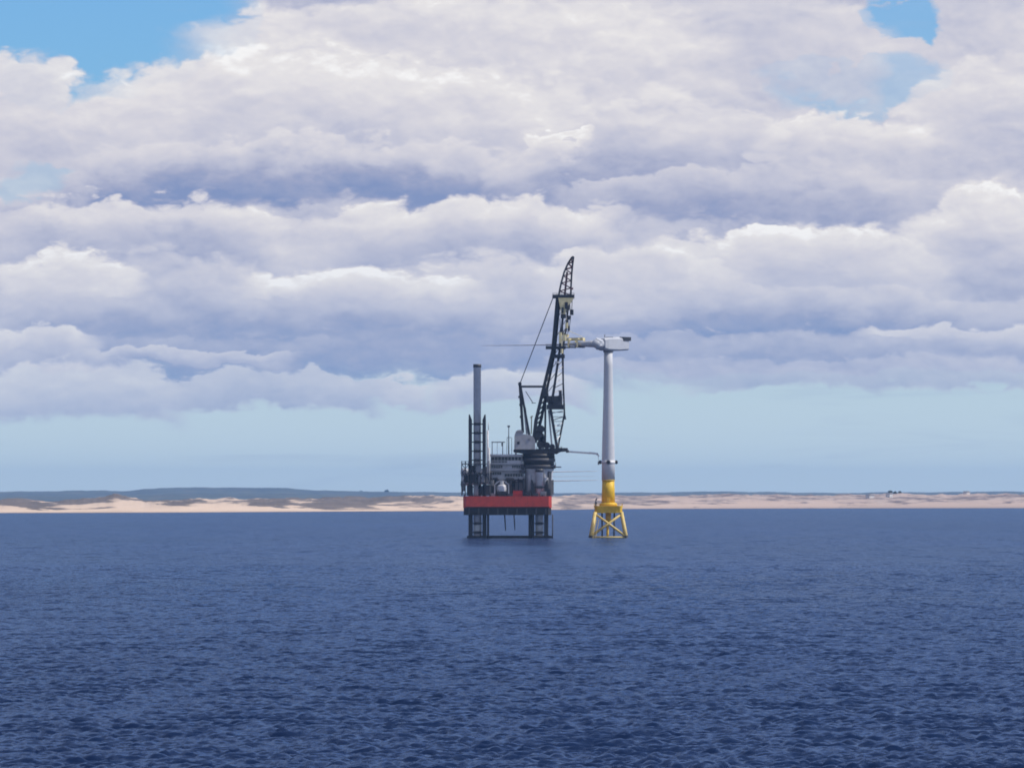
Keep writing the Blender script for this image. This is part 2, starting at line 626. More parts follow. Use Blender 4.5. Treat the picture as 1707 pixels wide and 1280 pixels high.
def land_build(sandy):
    def build(b, co, p):
        sp = b.n('ShaderNodeSeparateXYZ'); b.put(sp.inputs[0], co)
        x, y, z = sp.outputs
        str_ = b.vm('MULTIPLY', co, (0.010, 0.0018, 0.13))
        n = b.noise(str_, 1.0, 6, 0.62, 0.5)
        wide = b.noise(b.vm('MULTIPLY', co, (0.0032, 0.0008, 0.02)), 1.0, 3, 0.5)
        fine = b.noise(b.vm('MULTIPLY', co, (0.035, 0.006, 0.35)), 1.0, 5, 0.65, 0.4)
        sand = b.mixc(fine, (0.48, 0.36, 0.27), (0.60, 0.47, 0.37))
        gr = b.mixc(fine, (0.050, 0.050, 0.048), (0.14, 0.11, 0.10))
        mixed = b.mixc(b.rng(b.noise(str_, 2.2, 6, 0.68), 0.36, 0.62), (0.11, 0.08, 0.085), (0.50, 0.39, 0.33))
        east = b.rng(x, -300, 500)
        heath = b.mixc(b.m('MULTIPLY_ADD', east, 0.75, 0.1), gr, mixed)
        # marram and heath take over with height above the beach
        hgt = b.rng(z, 2.0, 19.0, -0.17, 0.13, smooth=False)
        k = b.m('ADD', b.m('MULTIPLY_ADD', wide, 0.8, -0.40), b.m('ADD', b.m('MULTIPLY_ADD', n, 1.5, -0.25), hgt))
        k = b.m('MULTIPLY_ADD', fine, 0.25, b.m('ADD', k, -0.125))
        k = b.m('ADD', k, b.m('MULTIPLY_ADD', east, 0.10, -0.05))
        m = b.rng(k, 0.47, 0.58)
        sand = b.mixc(b.m('MULTIPLY', east, 0.85), sand, (0.40, 0.30, 0.255))
        c = b.mixc(m, sand, heath)
        wet = b.rng(z, 0.2, 1.2, 1.0, 0.0)
        return b.mixc(b.m('MULTIPLY', wet, 0.6), c, (0.20, 0.15, 0.12))
    return build


def hill_build(b, co, p):
    n = b.noise(b.vm('MULTIPLY', co, (0.003, 0.0016, 0.04)), 1.0, 6, 0.6, 0.4)
    m = b.noise(b.vm('MULTIPLY', co, (0.008, 0.001, 0.10)), 1.0, 4, 0.6)
    c = b.mixc(b.rng(n, 0.35, 0.65), (0.042, 0.060, 0.068), (0.080, 0.098, 0.092))
    return b.mixc(b.m('MULTIPLY', b.rng(m, 0.56, 0.64), 0.35), c, (0.16, 0.14, 0.11))


M['dune'] = principled('dune sand and marram grass', land_build(True), 0.95)
M['hill'] = principled('farmland and woods', hill_build, 0.95)


def coast_d(pxx):
    return np.interp(pxx, [-900, 0, 300, 600, 770, 950, 1050, 1400, 1707, 2600],
                     [7000, 7420, 7650, 8150, 8400, 9300, 9800, 10300, 10500, 11000])


def zat(y, d):
    return CAM_H + (827.0 - y) * d / FPX


def make_dunes():
    P = np.linspace(-900, 2600, 1500)
    dc = coast_d(P)
    # top of the dune ridge read along the shore (bearing -> height in metres)
    top = np.interp(P, [-900, 0, 40, 90, 120, 160, 190, 215, 240, 330, 420, 520, 590, 680, 770, 920, 1000, 1100, 1230, 1300, 1420, 1500, 1600, 1707, 2600],
                    [17, 16, 18, 15, 18, 19, 25, 20, 16, 18, 19, 19, 20, 21, 21.5, 22, 23.5, 24, 25, 24, 25, 26, 25, 26, 24])
    top = top + 2.4 * fbm1(P / 26.0, 3, 5, 0.6)
    t = np.linspace(0, 1, 60)
    PP, TT = np.meshgrid(P, t)
    DC = dc[None, :]
    depth = 30 + 900 * TT ** 1.6
    D = DC + depth
    front = 1 - np.exp(-TT * 6.5)
    lumps = fbm2(PP / 34.0, TT * 7.0, 9, 5, 0.58)
    Z = (top[None, :] * front) * (1 + 0.22 * lumps * np.clip(TT * 4, 0, 1)) - 0.8 * (1 - np.clip(TT * 25, 0, 1))
    Z = np.where(TT > 0.92, Z * np.clip((1 - TT) / 0.08, 0, 1) - 3 * np.clip((TT - .92) / .08, 0, 1), Z)
    X = (PP - 853.5) * D / FPX
    o = grid_mesh('dunes', X, D, Z, 'dune')
    tag(o, None, kind='structure')
    return P, D, Z


def make_hills(name, d0, pts, seed, rough, depth=2600.0, lo=-900, hi=2600):
    P = np.linspace(lo, hi, 1100)
    ys = np.interp(P, [a for a, _ in pts], [b_ for _, b_ in pts]) + rough * fbm1(P / 42.0, seed, 6, 0.55)
    ridge = zat(ys, d0 + depth * 0.55)
    t = np.linspace(0, 1, 34)
    PP, TT = np.meshgrid(P, t)
    prof = np.sin(np.clip(TT / 0.55, 0, 1) * math.pi / 2) ** 0.8 * np.where(TT > 0.55, np.cos((TT - 0.55) / 0.45 * math.pi / 2), 1)
    lum = fbm2(PP / 60.0, TT * 4.0, seed + 1, 5, 0.55)
    Z = ridge[None, :] * prof * (1 - 0.14 * np.abs(lum) * (1 - np.abs(TT - 0.55))) - 1.5
    D = d0 + depth * TT
    X = (PP - 853.5) * D / FPX
    o = grid_mesh(name, X, D, Z, 'hill')
    tag(o, None, kind='structure')


DUNE = make_dunes()


def on_dune(pxx, y):
    """first point of the dunes seen along a bearing at that height in the view"""
    P, D, Zg = DUNE
    k = int(np.argmin(abs(P - pxx)))
    for j in range(4, D.shape[0] - 6):
        if Zg[j, k] >= zat(y, D[j, k]):
            return D[j, k], Zg[j, k]
    j = int(np.argmax(np.arctan2(Zg[:, k] - CAM_H, D[:, k])))
    return D[j, k], Zg[j, k]


make_hills('near_hills', 19500, [(-900, 826), (-100, 828), (60, 826), (150, 828), (220, 824), (300, 822), (400, 823), (480, 822), (560, 824), (700, 827), (850, 830), (1100, 832), (2600, 832)], 21, 1.3, 2400)
make_hills('far_hills', 24000, [(-900, 822), (0, 819), (100, 817.5), (160, 816), (215, 817), (240, 813.5), (300, 812), (400, 811.5), (480, 813), (560, 817), (620, 819), (700, 819.5), (800, 820), (930, 820.5), (1040, 820), (1150, 819), (1230, 818.5), (1340, 820.5), (1420, 820.5), (1480, 819), (1550, 820), (1640, 818.5), (1707, 818.5), (2600, 822)], 33, 0.8, 4200)

# ---------------------------------------------------------------- sea air
bm_h = MB().box(-12000, 12000, -400, 30500, -3.0, 175.0)
haze = bm_h.build('haze', None)
tag(haze, 'thin pale blue sea haze over the whole bay', 'haze', kind='stuff')
hm = bpy.data.materials.new('haze air')
hm.use_nodes = True
hm.node_tree.nodes.clear()
hb = NB(hm.node_tree)
ho = hb.n('ShaderNodeOutputMaterial')
hv = hb.n('ShaderNodeVolumePrincipled')
hv.inputs['Color'].default_value = (0.30, 0.56, 1.0, 1)
hv.inputs['Density'].default_value = 2.15e-5
hv.inputs['Anisotropy'].default_value = 0.1
hb.put(ho.inputs['Volume'], hv.outputs[0])
haze.data.materials.append(hm)
haze.display_type = 'BOUNDS'

# ---------------------------------------------------------------- offshore works, 3 km out
Y0 = 3000.0
S_ = Y0 / FPX                     # metres per unit at the rig


def X(p):
    return (p - 853.5) * S_


def Z(p):
    return CAM_H + (827.0 - p) * S_


def Pt(x, y, dep=0.0):
    return Vector((X(x), Y0 + dep, Z(y)))


def rail(parent, x0, x1, y0, y1, z, mat='dark', h=1.2, step=3.0, name='railing'):
    """guard rail round a rectangular deck"""
    m = MB()
    cs = [(x0, y0), (x1, y0), (x1, y1), (x0, y1)]
    for i in range(4):
        a, b_ = Vector((*cs[i], 0)), Vector((*cs[(i + 1) % 4], 0))
        n = max(1, int((b_ - a).length / step))
        for k in range(n):
            q = a.lerp(b_, k / n)
            m.bar((q.x, q.y, z), (q.x, q.y, z + h), 0.09)
        for hh in (h * 0.5, h):
            m.bar((a.x, a.y, z + hh), (b_.x, b_.y, z + hh), 0.08)
    return m.build(name, mat, parent)


# ---- jack-up barge
HX0, HX1 = X(773), X(919)
HY0, HY1 = Y0 - 32, Y0 + 38
Z_DECK, Z_RED, Z_KEEL = Z(827), Z(846), Z(858)
barge = thing('jack_up_barge', ((HX0 + HX1) / 2, Y0, 0), 'red and black jack-up barge standing on black legs in the sea', 'jack-up barge')
hull = MB().box(HX0, HX1, HY0, HY1, Z_RED, Z_DECK, 1.6).build('hull', 'red', barge)
MB().box(HX0 + 0.25, HX1 - 0.25, HY0 + 0.25, HY1 - 0.25, Z_KEEL, Z_RED - 0.003, 1.6).build('hull_bottom', 'antifoul', barge, 'black lower hull below the red band')
m = MB()
m.box(HX0 + 1.2, HX1 - 1.2, HY0 - 0.45, HY0 - 0.003, Z_RED + 0.1, Z_RED + 0.6)
m.build('rubbing_strake', 'antifoul', hull)
for k in range(9):
    xx = HX0 + 3.2 + k * (HX1 - HX0 - 6.4) / 8
    MB().box(xx - 0.35, xx + 0.35, HY0 - 0.4, HY0 + 0.24, Z_KEEL + 0.2, Z_RED - 0.3).build('fender', 'dark', hull)
for k in range(5):
    xx = HX0 + 5 + k * (HX1 - HX0 - 10) / 4
    MB().box(xx - 0.5, xx + 0.5, HY0 + 0.2, HY0 + 1.4, Z_DECK + 0.003, Z_DECK + 0.8).build('bollard', 'black', hull)
rail(hull, HX0 + 0.5, HX1 - 0.5, HY0 + 0.5, HY1 - 0.5, Z_DECK)


def leg(pxc, dep, z_top, guide_top, name='leg', rungs=True, w_px=11.5, bare=False):
    """tubular leg with its rack guides: bare pipe above the guide frame"""
    xc, yc = X(pxc), Y0 + dep
    r = 2.05
    prof = [(r, -14.0), (r, z_top - 1.9), (r + 0.12, z_top - 1.85), (r + 0.12, z_top)]
    tube = MB().lathe(xc, yc, prof, 28).build(name, 'pipe', barge)
    MB().lathe(xc, yc, [(r + 0.16, z_top - 1.7), (r + 0.16, z_top + 0.05)], 28).build('leg_cap', 'dark', tube)
    half = w_px * S_
    # guide rails and rungs
    for s in (-1, 1):
        for dd in (-2.4, 2.4):
            o = MB()
            o.box(xc + s * half - 0.95, xc + s * half + 0.95, yc + dd - 0.7, yc + dd + 0.7, -10.0, guide_top - 3.0)
            o.prism_xz([(xc + s * half - 0.95, guide_top - 3.0), (xc + s * half + 0.95, guide_top - 3.0), (xc + s * half + s * 0.5 + 0.3, guide_top), (xc + s * half + s * 0.5 - 0.3, guide_top)], yc + dd - 0.7, yc + dd + 0.7)
            o.build('guide_rail', 'black', tube)
    if rungs:
        z = Z(693)
        k = 0
        while z > -1:
            if z < guide_top - 2.0 and not (Z_KEEL - 2 < z < Z_DECK + 2):
                o = MB()
                hw = 1.75
                o.box(xc - hw, xc + hw, yc - 3.0, yc - 2.25, z - 0.66, z + 0.66)
                o.box(xc - half + 0.96, xc - hw, yc - 2.8, yc - 2.35, z - 0.3, z + 0.3)
                o.box(xc + hw, xc + half - 0.96, yc - 2.8, yc - 2.35, z - 0.3, z + 0.3)
                o.build('rung', 'black', tube)
            z -= 14.9 * S_
            k += 1
    return tube


leg_fl = leg(796, -24, Z(609), Z(692))
leg_fr = leg(899, -24, Z(782), Z(800))
leg_bl = leg(796, 30, Z(790), Z(800), rungs=False)
leg_br = leg(899, 30, Z(790), Z(800), rungs=False)
# raw-water caissons and hanging hoses under the hull
for pxc, r in ((814, 0.62), (882.5, 0.62), (920.5, 0.30), (886, 0.35)):
    MB().tube((X(pxc), HY0 + 3.0, -8), (X(pxc), HY0 + 3.0, Z_KEEL + 0.4), r, r, 12).build('caisson', 'antifoul', barge)
for pxc, y1, r in ((842, 884, 0.34), (857.5, 883, 0.30)):
    MB().tube((X(pxc - 0.8), Y0 - 10, Z_KEEL + 0.3), (X(pxc), Y0 - 10, Z(870)), r, r, 8).tube((X(pxc), Y0 - 10, Z(870)), (X(pxc + 0.9), Y0 - 10, Z(y1)), r, r * 0.8, 8).build('hanging_hose', 'dark', barge)
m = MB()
m.box(X(779), X(920), HY0 + 3.4, HY0 + 5.4, -0.9, 1.25, 0.0)  # dark bar added in place of the hull shadow and reflection on the water
m.build('waterline_shade', 'antifoul', barge, 'dark strip in place of hull shade on the water between the legs')
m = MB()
m.box(X(781), X(918), HY1 - 9, HY1 - 7, -0.9, 1.0, 0.0)  # same added shade bar along the far side
m.build('waterline_shade', 'antifoul', barge)

# ---- jacking tower deck clutter round the left leg (dark platforms and pipework)
jt = MB()
for zz, x0, x1 in ((Z(773), 770, 812), (Z(789), 772, 816), (Z(806), 769, 818)):
    jt.box(X(x0), X(x1), Y0 - 31, Y0 - 14, zz - 0.45, zz)
jack = jt.build('jacking_platform', 'dark', barge, 'dark tiered platforms round the tall leg')
for (x0, x1, y0, y1, mat) in ((785, 790, 776, 788, 'dark'), (793, 803, 775, 788, 'mid'), (774, 781, 792, 804, 'black'), (784, 795, 791, 805, 'black'),
                              (797, 802, 793, 805, 'mid'), (805, 812, 778, 805, 'dark'), (771, 777, 808, 819, 'mid'), (779, 789, 809, 826, 'black'),
                              (790, 798, 808, 826, 'mid'), (800, 807, 810, 826, 'black'), (808, 818, 808, 826, 'dark'), (803, 809, 793, 804, 'mid')):
    d0 = random.uniform(-30, -27)
    MB().box(X(x0), X(x1), Y0 + d0, Y0 + d0 + 5, Z(y1) + 0.01, Z(y0), 0.3).build('jack_motor', mat, jack)
m = MB()
for (x0, x1) in ((770, 773), (776, 778), (781.5, 784), (809, 811), (815, 817)):
    m.bar((X(x0 + 0.5), Y0 - 30.6, Z(826)), (X(x0 + 0.5), Y0 - 30.6, Z(769)), 0.5)
for (a, b_) in (((770, 773), (781, 789)), ((772, 789), (783, 806)), ((783, 773), (771, 789)), ((811, 789), (817, 806)), ((771, 806), (779, 789)), ((769, 806), (773, 826)), ((784, 773), (795, 789))):
    m.bar(Pt(*a, -30.7), Pt(*b_, -30.7), 0.38)
m.build('brace', 'black', jack)
for zz, x0, x1 in ((Z(773), 770, 784), (Z(789), 772, 784), (Z(806), 769, 800)):
    rail(jack, X(x0) + 0.1, X(x1), Y0 - 30.9, Y0 - 15, zz, 'dark', 1.3, 2.2)
# tall vent pipes beside the leg
MB().tube(Pt(813.2, 805, -26), Pt(813.2, 718, -26), 0.55, 0.55, 10).build('vent_pipe', 'grey', barge)
MB().tube(Pt(816.0, 805, -26), Pt(816.0, 747, -26), 0.40, 0.40, 10).build('vent_pipe', 'white', barge)
MB().tube(Pt(814.6, 718, -25), Pt(814.6, 705, -25), 0.22, 0.18, 8).build('vent_pipe', 'grey', barge)

# ---- accommodation block
acc = MB()
LEV = [(817, 872, 797, 827, 4.0), (814, 874, 783, 797, 1.4), (815, 873, 772.5, 783, 0.8), (818, 871, 760, 772.5, 0.0)]
for (x0, x1, y0, y1, off) in LEV:
    acc.box(X(x0), X(x1), Y0 - 18 + off, Y0 + 12, Z(y1) + 0.002, Z(y0), 0.8)
block = acc.build('accommodation_block', 'grey', barge)
for (x0, x1, y, yb) in ((813, 875, 797, 798.6), (813, 875, 783, 784.4), (814, 873.5, 772.5, 773.7)):
    MB().box(X(x0), X(x1), Y0 - 19.6, Y0 + 13, Z(yb), Z(y), 0.5).build('deck_slab', 'grey', block)
    rail(block, X(x0) + 0.2, X(x1) - 0.2, Y0 - 19.4, Y0 + 12.8, Z(y), 'grey', 1.2, 2.4)
MB().box(X(817), X(872), Y0 - 19.0, Y0 + 13, Z(760.5), Z(757.5), 0.5).build('roof', 'white', block)
# window bands: bridge windows and cabin ports, each pane its own piece
for (x0, x1, y0, y1, off, n) in ((819, 869, 762, 767.5, 0.0, 9), (820, 846, 768.6, 771.4, 0.0, 5), (819, 838, 776.2, 780.4, 0.8, 5), (853, 871, 776.2, 780.4, 0.8, 5), (817, 836, 787, 791.5, 1.4, 5), (841, 872, 790, 794.8, 1.4, 7)):
    wpx = (x1 - x0) / n
    for k in range(n):
        a = x0 + k * wpx
        MB().box(X(a) + 0.12, X(a + wpx) - 0.12, Y0 - 18 + off - 0.12, Y0 - 18 + off + 0.3, Z(y1), Z(y0)).build('window', 'glass', block)
for (x0, x1) in ((817.4, 824), (850, 872)):
    MB().box(X(x0), X(x1), Y0 - 14.6, Y0 - 13.9, Z(822), Z(799.5)).build('door_recess', 'black', block)
# roof gear: goalpost antenna frame and mast
g = MB()
for xx in (820.5, 838):
    g.tube(Pt(xx, 757.5, -10), Pt(xx, 736.5, -10), 0.24, 0.2, 8)
g.box(X(819.2), X(842), Y0 - 10.4, Y0 - 9.6, Z(738), Z(736.4))
g.box(X(835.8), X(838.8), Y0 - 10.6, Y0 - 9.4, Z(744), Z(738) - 0.003)
g.tube(Pt(829, 737, -10), Pt(829, 757.5, -10), 0.10, 0.1, 6)
g.build('antenna_frame', 'mid', block)
g = MB()
g.tube(Pt(848, 757.5, -8), Pt(848, 711.5, -8), 0.38, 0.22, 8)
g.lathe(X(848), Y0 - 8, [(0.7, Z(712.5)), (0.75, Z(709.5))], 10)
g.tube(Pt(845, 729.5, -8), Pt(852, 729.5, -8), 0.18, 0.18, 6)
g.tube(Pt(853, 757.5, -8), Pt(853, 729.5, -8), 0.16, 0.16, 6)
g.tube(Pt(844.5, 757.5, -8), Pt(845.4, 729.5, -8), 0.13, 0.13, 6)
g.build('radio_mast', 'mid', block)
MB().lathe(X(860), Y0 - 6, [(0.5, Z(757.4)), (0.5, Z(755)), (1.3, Z(753.6)), (1.55, Z(751)), (1.0, Z(748.6)), (0.1, Z(747.8))], 16).build('satellite_dome', 'white', block)

# ---- lifeboat in its davit frame on the barge edge
life = thing('lifeboat', (X(836.5), Y0 - 25, Z_DECK), 'pale grey enclosed lifeboat hanging end-on in a davit frame above red hull', 'lifeboat')
pr = [(-2.9, 0.7), (-2.2, 0.2), (2.2, 0.2), (2.9, 0.7), (3.05, 3.2), (2.6, 4.6), (1.3, 5.4), (-1.3, 5.4), (-2.6, 4.6), (-3.05, 3.2)]
v_, f_ = [], []
cx, zc = X(836.5), Z_DECK + 1.2
for (yy, s) in ((-29.2, 0.35), (-28.6, 0.72), (-27, 0.95), (-24, 1.0), (-21, 0.95), (-19, 0.6), (-18.4, 0.25)):
    for (a, b_) in pr:
        v_.append((cx + a * s, Y0 + yy, zc + 2.6 + (b_ - 2.6) * (0.5 + 0.5 * s)))
n = len(pr)
for j in range(6):
    f_ += [(j * n + i, j * n + (i + 1) % n, (j + 1) * n + (i + 1) % n, (j + 1) * n + i) for i in range(n)]
f_ += [tuple(range(n)), tuple(range(6 * n, 7 * n))]
MB().add(v_, f_, True).build('hull', 'grey', life)
MB().box(cx - 1.0, cx + 1.0, Y0 - 28.2, Y0 - 24, zc + 5.2, zc + 7.0, 0.4).build('canopy', 'white', life)
MB().box(cx - 2.6, cx + 2.6, Y0 - 30.2, Y0 - 29.3, zc + 0.2, zc + 1.5, 0.2).build('fender', 'black', life)
d_ = MB()
for s in (-1, 1):
    d_.bar((cx + s * 3.75, Y0 - 29.6, Z_DECK), (cx + s * 3.75, Y0 - 29.6, zc + 5.2), 0.45)
    d_.bar((cx + s * 3.75, Y0 - 29.6, zc + 5.2), (cx + s * 1.2, Y0 - 29.6, zc + 7.3), 0.45)
d_.bar((cx - 1.4, Y0 - 29.6, zc + 7.3), (cx + 1.4, Y0 - 29.6, zc + 7.3), 0.45)
d_.build('davit', 'grey', life)

# ---- deck cargo in front of the accommodation
def cargo(name, px0, px1, y0, y1, dep, mat, label, cat, ribs=True):
    t = thing(name, ((X(px0) + X(px1)) / 2, Y0 + dep, Z_DECK), label, cat)
    MB().box(X(px0), X(px1), Y0 + dep - 1.2, Y0 + dep + 4.8, Z(y1) + 0.02, Z(y0), 0.15).build('body', mat, t)
    r_ = MB()
    nn = max(3, int((px1 - px0) / 2.2))
    for k in range(nn + 1):
        xx = X(px0) + (X(px1) - X(px0)) * k / nn
        r_.box(xx - 0.12, xx + 0.12, Y0 + dep - 1.32, Y0 + dep - 1.203, Z(y1) + 0.1, Z(y0) - 0.1)
    r_.build('rib', mat, t)
    return t


cargo('deck_container', 855.5, 871, 817.5, 827, -24, 'red', 'red deck container beside the grey crane pedestal', 'container')
cargo('machinery_skid', 852, 858, 811, 827, -20, 'dark', 'dark machinery skid behind the red deck container', 'machinery')
cargo('workshop_container', 859, 873, 804, 817, -18, 'mid', 'grey workshop container above the red deck container', 'container')
cargo('equipment_box', 817.5, 824, 811, 827, -23, 'dark', 'dark equipment box between the lifeboat and the tall leg', 'equipment box')
lamp = thing('deck_floodlight', (X(860.5), Y0 - 22.5, Z(804)), 'small white floodlight on the grey workshop container', 'floodlight')
MB().tube(Pt(860.5, 804, -18), Pt(860.5, 802, -18), 0.14, 0.14, 6).build('post', 'grey', lamp)
MB().box(X(859), X(862.4), Y0 - 19, Y0 - 17.6, Z(807.5) + 1.0, Z(804.5) + 1.2, 0.2).build('lamp_housing', 'white', lamp)

# crowded deck machinery: pipe runs, tanks and cabinets between the leg and the crane
k_ = 0
for (x0, x1, y0, y1, dep, mat) in ((818, 823.5, 800, 810, -21, 'mid'), (849, 853, 800, 826, -24, 'black'), (846, 850, 806, 826, -27, 'dark'), (871, 875, 798, 826, -25, 'black'),
                                   (862, 868, 799, 803, -17, 'dark'), (822, 830, 796.5, 799.5, -20.5, 'black'), (843, 856, 796.5, 799, -20.5, 'dark'), (866, 874, 783.5, 789, -20, 'dark'),
                                   (815, 820, 788, 797, -20.4, 'black'), (868, 874, 774, 782, -19.4, 'dark'), (818, 826, 822, 827, -29, 'mid'), (846, 855, 822.5, 827, -30, 'dark'),
                                   (874, 884, 821, 827, -29.5, 'black'), (900, 910, 819, 827, -30, 'mid'), (910, 917, 815, 827, -29.5, 'black'), (888, 897, 822, 827, -30.4, 'dark')):
    MB().box(X(x0), X(x1), Y0 + dep - 1.0, Y0 + dep + 1.8, Z(y1) + 0.015, Z(y0), 0.25).build('deck_machine', mat, barge)
for (y, x0, x1, r) in ((800.6, 817, 873, 0.30), (803.2, 846, 874, 0.24), (814.0, 846, 858, 0.28), (787.2, 813, 822, 0.24), (820.5, 820, 832, 0.3)):
    MB().tube(Pt(x0, y, -20.9), Pt(x1, y, -20.9), r, r, 8).build('pipe_run', 'dark', barge)
for xx in (818.6, 826, 846.5, 856, 864, 872.5):
    MB().bar(Pt(xx, 827, -20.2), Pt(xx, 797, -20.2), 0.55).build('deck_post', 'black', barge)

# ---- big crane round the right leg
crane = thing('pedestal_crane', (X(898), Y0 - 14, Z_DECK), 'huge black lattice-boom crane with grey pedestal on the red barge', 'crane')
CX, CY = X(897.5), Y0 - 14
prof = [(7.9, Z_DECK + 0.01), (7.9, Z(820)), (7.6, Z(815)), (7.6, Z(790)), (8.2, Z(784)), (8.6, Z(781))]
ped = MB().lathe(CX, CY, prof, 40).build('pedestal', 'grey', crane)
for k, (a0, z0, z1, wd) in enumerate(((-1.75, 826, 805, 1.6), (-1.05, 822, 796, 1.3), (-0.75, 824, 786, 1.0), (-1.35, 802, 788, 1.4), (-2.2, 818, 792, 0.9), (-0.5, 824, 800, 1.8))):
    a = a0
    p0 = Vector((CX + 7.7 * math.cos(a), CY + 7.7 * math.sin(a), 0))
    o = MB().box(-wd, wd, -0.9, 0.2, Z(z0), Z(z1), 0.2).build('cable_trunk', ('mid', 'grey', 'dark')[k % 3], ped)
    o.matrix_parent_inverse = Matrix()
    for vtx in o.data.vertices:
        q = Matrix.Rotation(a + math.pi / 2, 3, 'Z') @ Vector(vtx.co)
        vtx.co = q + p0
# the crane empty offsets its children; sub-parts are written in the same world frame
ring = MB().lathe(CX, CY, [(9.2, Z(781)), (9.6, Z(779)), (9.6, Z(775.5)), (9.3, Z(775))], 40).build('ring_deck', 'dark', crane)
MB().lathe(CX, CY, [(8.4, Z(775) + 0.01), (8.4, Z(770))], 40).build('slew_bearing', 'black', crane)
MB().lathe(CX, CY, [(9.0, Z(770) + 0.01), (9.2, Z(769)), (9.2, Z(764.5)), (8.6, Z(764))], 40).build('ring_deck', 'dark', crane)
MB().lathe(CX, CY, [(8.6, Z(764) + 0.01), (8.8, Z(757))], 40).build('slew_bearing', 'black', crane)
for zz, r in ((Z(775), 9.4), (Z(764), 8.9)):
    rr = MB()
    for k in range(28):
        t0, t1 = 2 * math.pi * k / 28, 2 * math.pi * (k + 1) / 28
        a = (CX + r * math.cos(t0), CY + r * math.sin(t0)); b_ = (CX + r * math.cos(t1), CY + r * math.sin(t1))
        rr.bar((*a, zz), (*a, zz + 1.3), 0.12)
        rr.bar((*a, zz + 1.3), (*b_, zz + 1.3), 0.12)
    rr.build('railing', 'dark', crane)
MB().box(X(917), X(935), CY - 6, CY - 3, Z(779.6), Z(777.8)).build('access_platform', 'dark', crane)
# slewing platform
sp = MB()
sp.prism_xz([(X(856), Z(751)), (X(857), Z(754)), (X(874), Z(757)), (X(928), Z(757)), (X(934), Z(753.5)), (X(945), Z(752.5)), (X(945), Z(748)), (X(940), Z(747)), (X(893), Z(748.5)), (X(893), Z(750.5))], CY - 7.5, CY + 7.5)
plat = sp.build('slewing_platform', 'black', crane)
MB().box(X(936), X(946), CY - 7.9, CY - 2.5, Z(752) , Z(747.2), 0.3).build('operator_cab', 'dark', crane)
rail(plat, X(894), X(936), CY - 7.4, CY + 7.4, Z(748.5), 'dark', 1.2, 2.5)
# machinery house with rounded back corner
mh = MB()
mh.prism_xz([(X(857), Z(750.4)), (X(892), Z(750.4)), (X(892), Z(735)), (X(889), Z(729)), (X(884), Z(725.5)), (X(872), Z(724)), (X(871), Z(719)), (X(868), Z(717)), (X(863), Z(717.5)), (X(859.5), Z(720.5)), (X(857.5), Z(727))], CY - 8.0, CY + 6.5)
house = mh.build('machinery_house', 'housegrey', crane)
MB().box(X(862), X(866), CY - 8.2, CY - 7.9, Z(741), Z(736.5)).build('vent_louvre', 'black', house)
MB().box(X(880), X(884), CY - 8.2, CY - 7.9, Z(735), Z(731)).build('vent_louvre', 'mid', house)
MB().box(X(861), X(872), CY - 8.15, CY - 7.95, Z(723), Z(719)).build('roof_hood', 'mid', house)
MB().box(X(856.6), X(893), CY - 8.4, CY - 7.9, Z(751.5), Z(749.4)).build('walkway', 'black', house)
# winches and sheave drums between house and boom
for (xx, yy, r, mat) in ((901, 741, 1.9, 'cream'), (911, 743, 1.5, 'mid'), (899, 728, 2.2, 'cream'), (901, 716, 1.8, 'dark'), (920, 745, 1.2, 'mid'), (905, 733, 1.2, 'dark')):
    dr = MB().tube(Pt(xx, yy, -21.0), Pt(xx, yy, -14), r, r, 18).build('winch_drum', mat, crane)
    MB().tube(Pt(xx, yy, -21.6), Pt(xx, yy, -21.003), r + 0.35, r + 0.35, 18).build('drum_flange', 'black', dr)
    MB().bar(Pt(xx, yy, -18), (X(xx), Y0 - 18, Z(748.4)), 0.9, 0.7).build('drum_stand', 'black', dr)
# gantry: back mast legs, front strut, tie to the boom
gan = MB().bar(Pt(866.5, 640.5, -21), Pt(871.5, 722, -21), 1.5, 1.2).build('gantry_mast', 'black', crane)
MB().bar(Pt(866.5, 640.5, -9), Pt(871.5, 722, -9), 1.3, 1.2).build('gantry_mast', 'black', crane)
for dd in (-20.5, -9.5):
    MB().bar(Pt(867.5, 645, dd), Pt(882.5, 727, dd), 1.25, 1.0).build('gantry_strut', 'black', crane)
    MB().bar(Pt(868, 645.3, dd), Pt(908, 645.3, dd), 0.95, 0.8).build('gantry_tie', 'black', crane)
MB().tube(Pt(866.5, 641, -22.5), Pt(866.5, 641, -7.5), 1.0, 1.0, 12).build('gantry_sheave', 'black', gan)
for yy, wv in ((662, 5.0), (675, 4.2), (695, 4.6)):
    MB().box(X(867.5 + (yy - 640) / 16 - wv), X(868 + (yy - 640) / 16), Y0 - 22, Y0 - 19, Z(yy + 2.6), Z(yy - 1.0), 0.1).build('mast_platform', 'black', gan)
MB().bar(Pt(876, 653, -15), Pt(888, 672, -15), 0.4).bar(Pt(886, 672.5, -15), Pt(893, 672.5, -15), 0.35).build('back_stay', 'dark', crane)
MB().bar(Pt(874.4, 680, -14.5), Pt(878.8, 724, -14.5), 1.5, 0.5).build('ladder_trunk', 'white', crane)
MB().bar(Pt(885.5, 724, -13), Pt(886, 694, -13), 0.6).bar(Pt(884, 697, -13), Pt(888, 694, -13), 0.7).build('exhaust_stack', 'cream', crane)

# boom: A-shaped lattice, two legs meeting at the head
boom = bpy.data.objects.new('boom', None); COL.objects.link(boom); boom.parent = crane
boom.matrix_parent_inverse = Matrix.Translation(-crane.location)
L1 = [(889, 738), (893.5, 700), (905, 652), (920.5, 588), (928.5, 498)]
L2 = [(892, 738), (903, 695), (911.5, 650), (924.5, 588), (933, 498)]
R1 = [(928, 747), (917.5, 684), (924.5, 640), (932, 588), (941, 498)]
R2 = [(929.5, 747), (940.5, 690), (938.5, 640), (938, 588), (949, 498)]


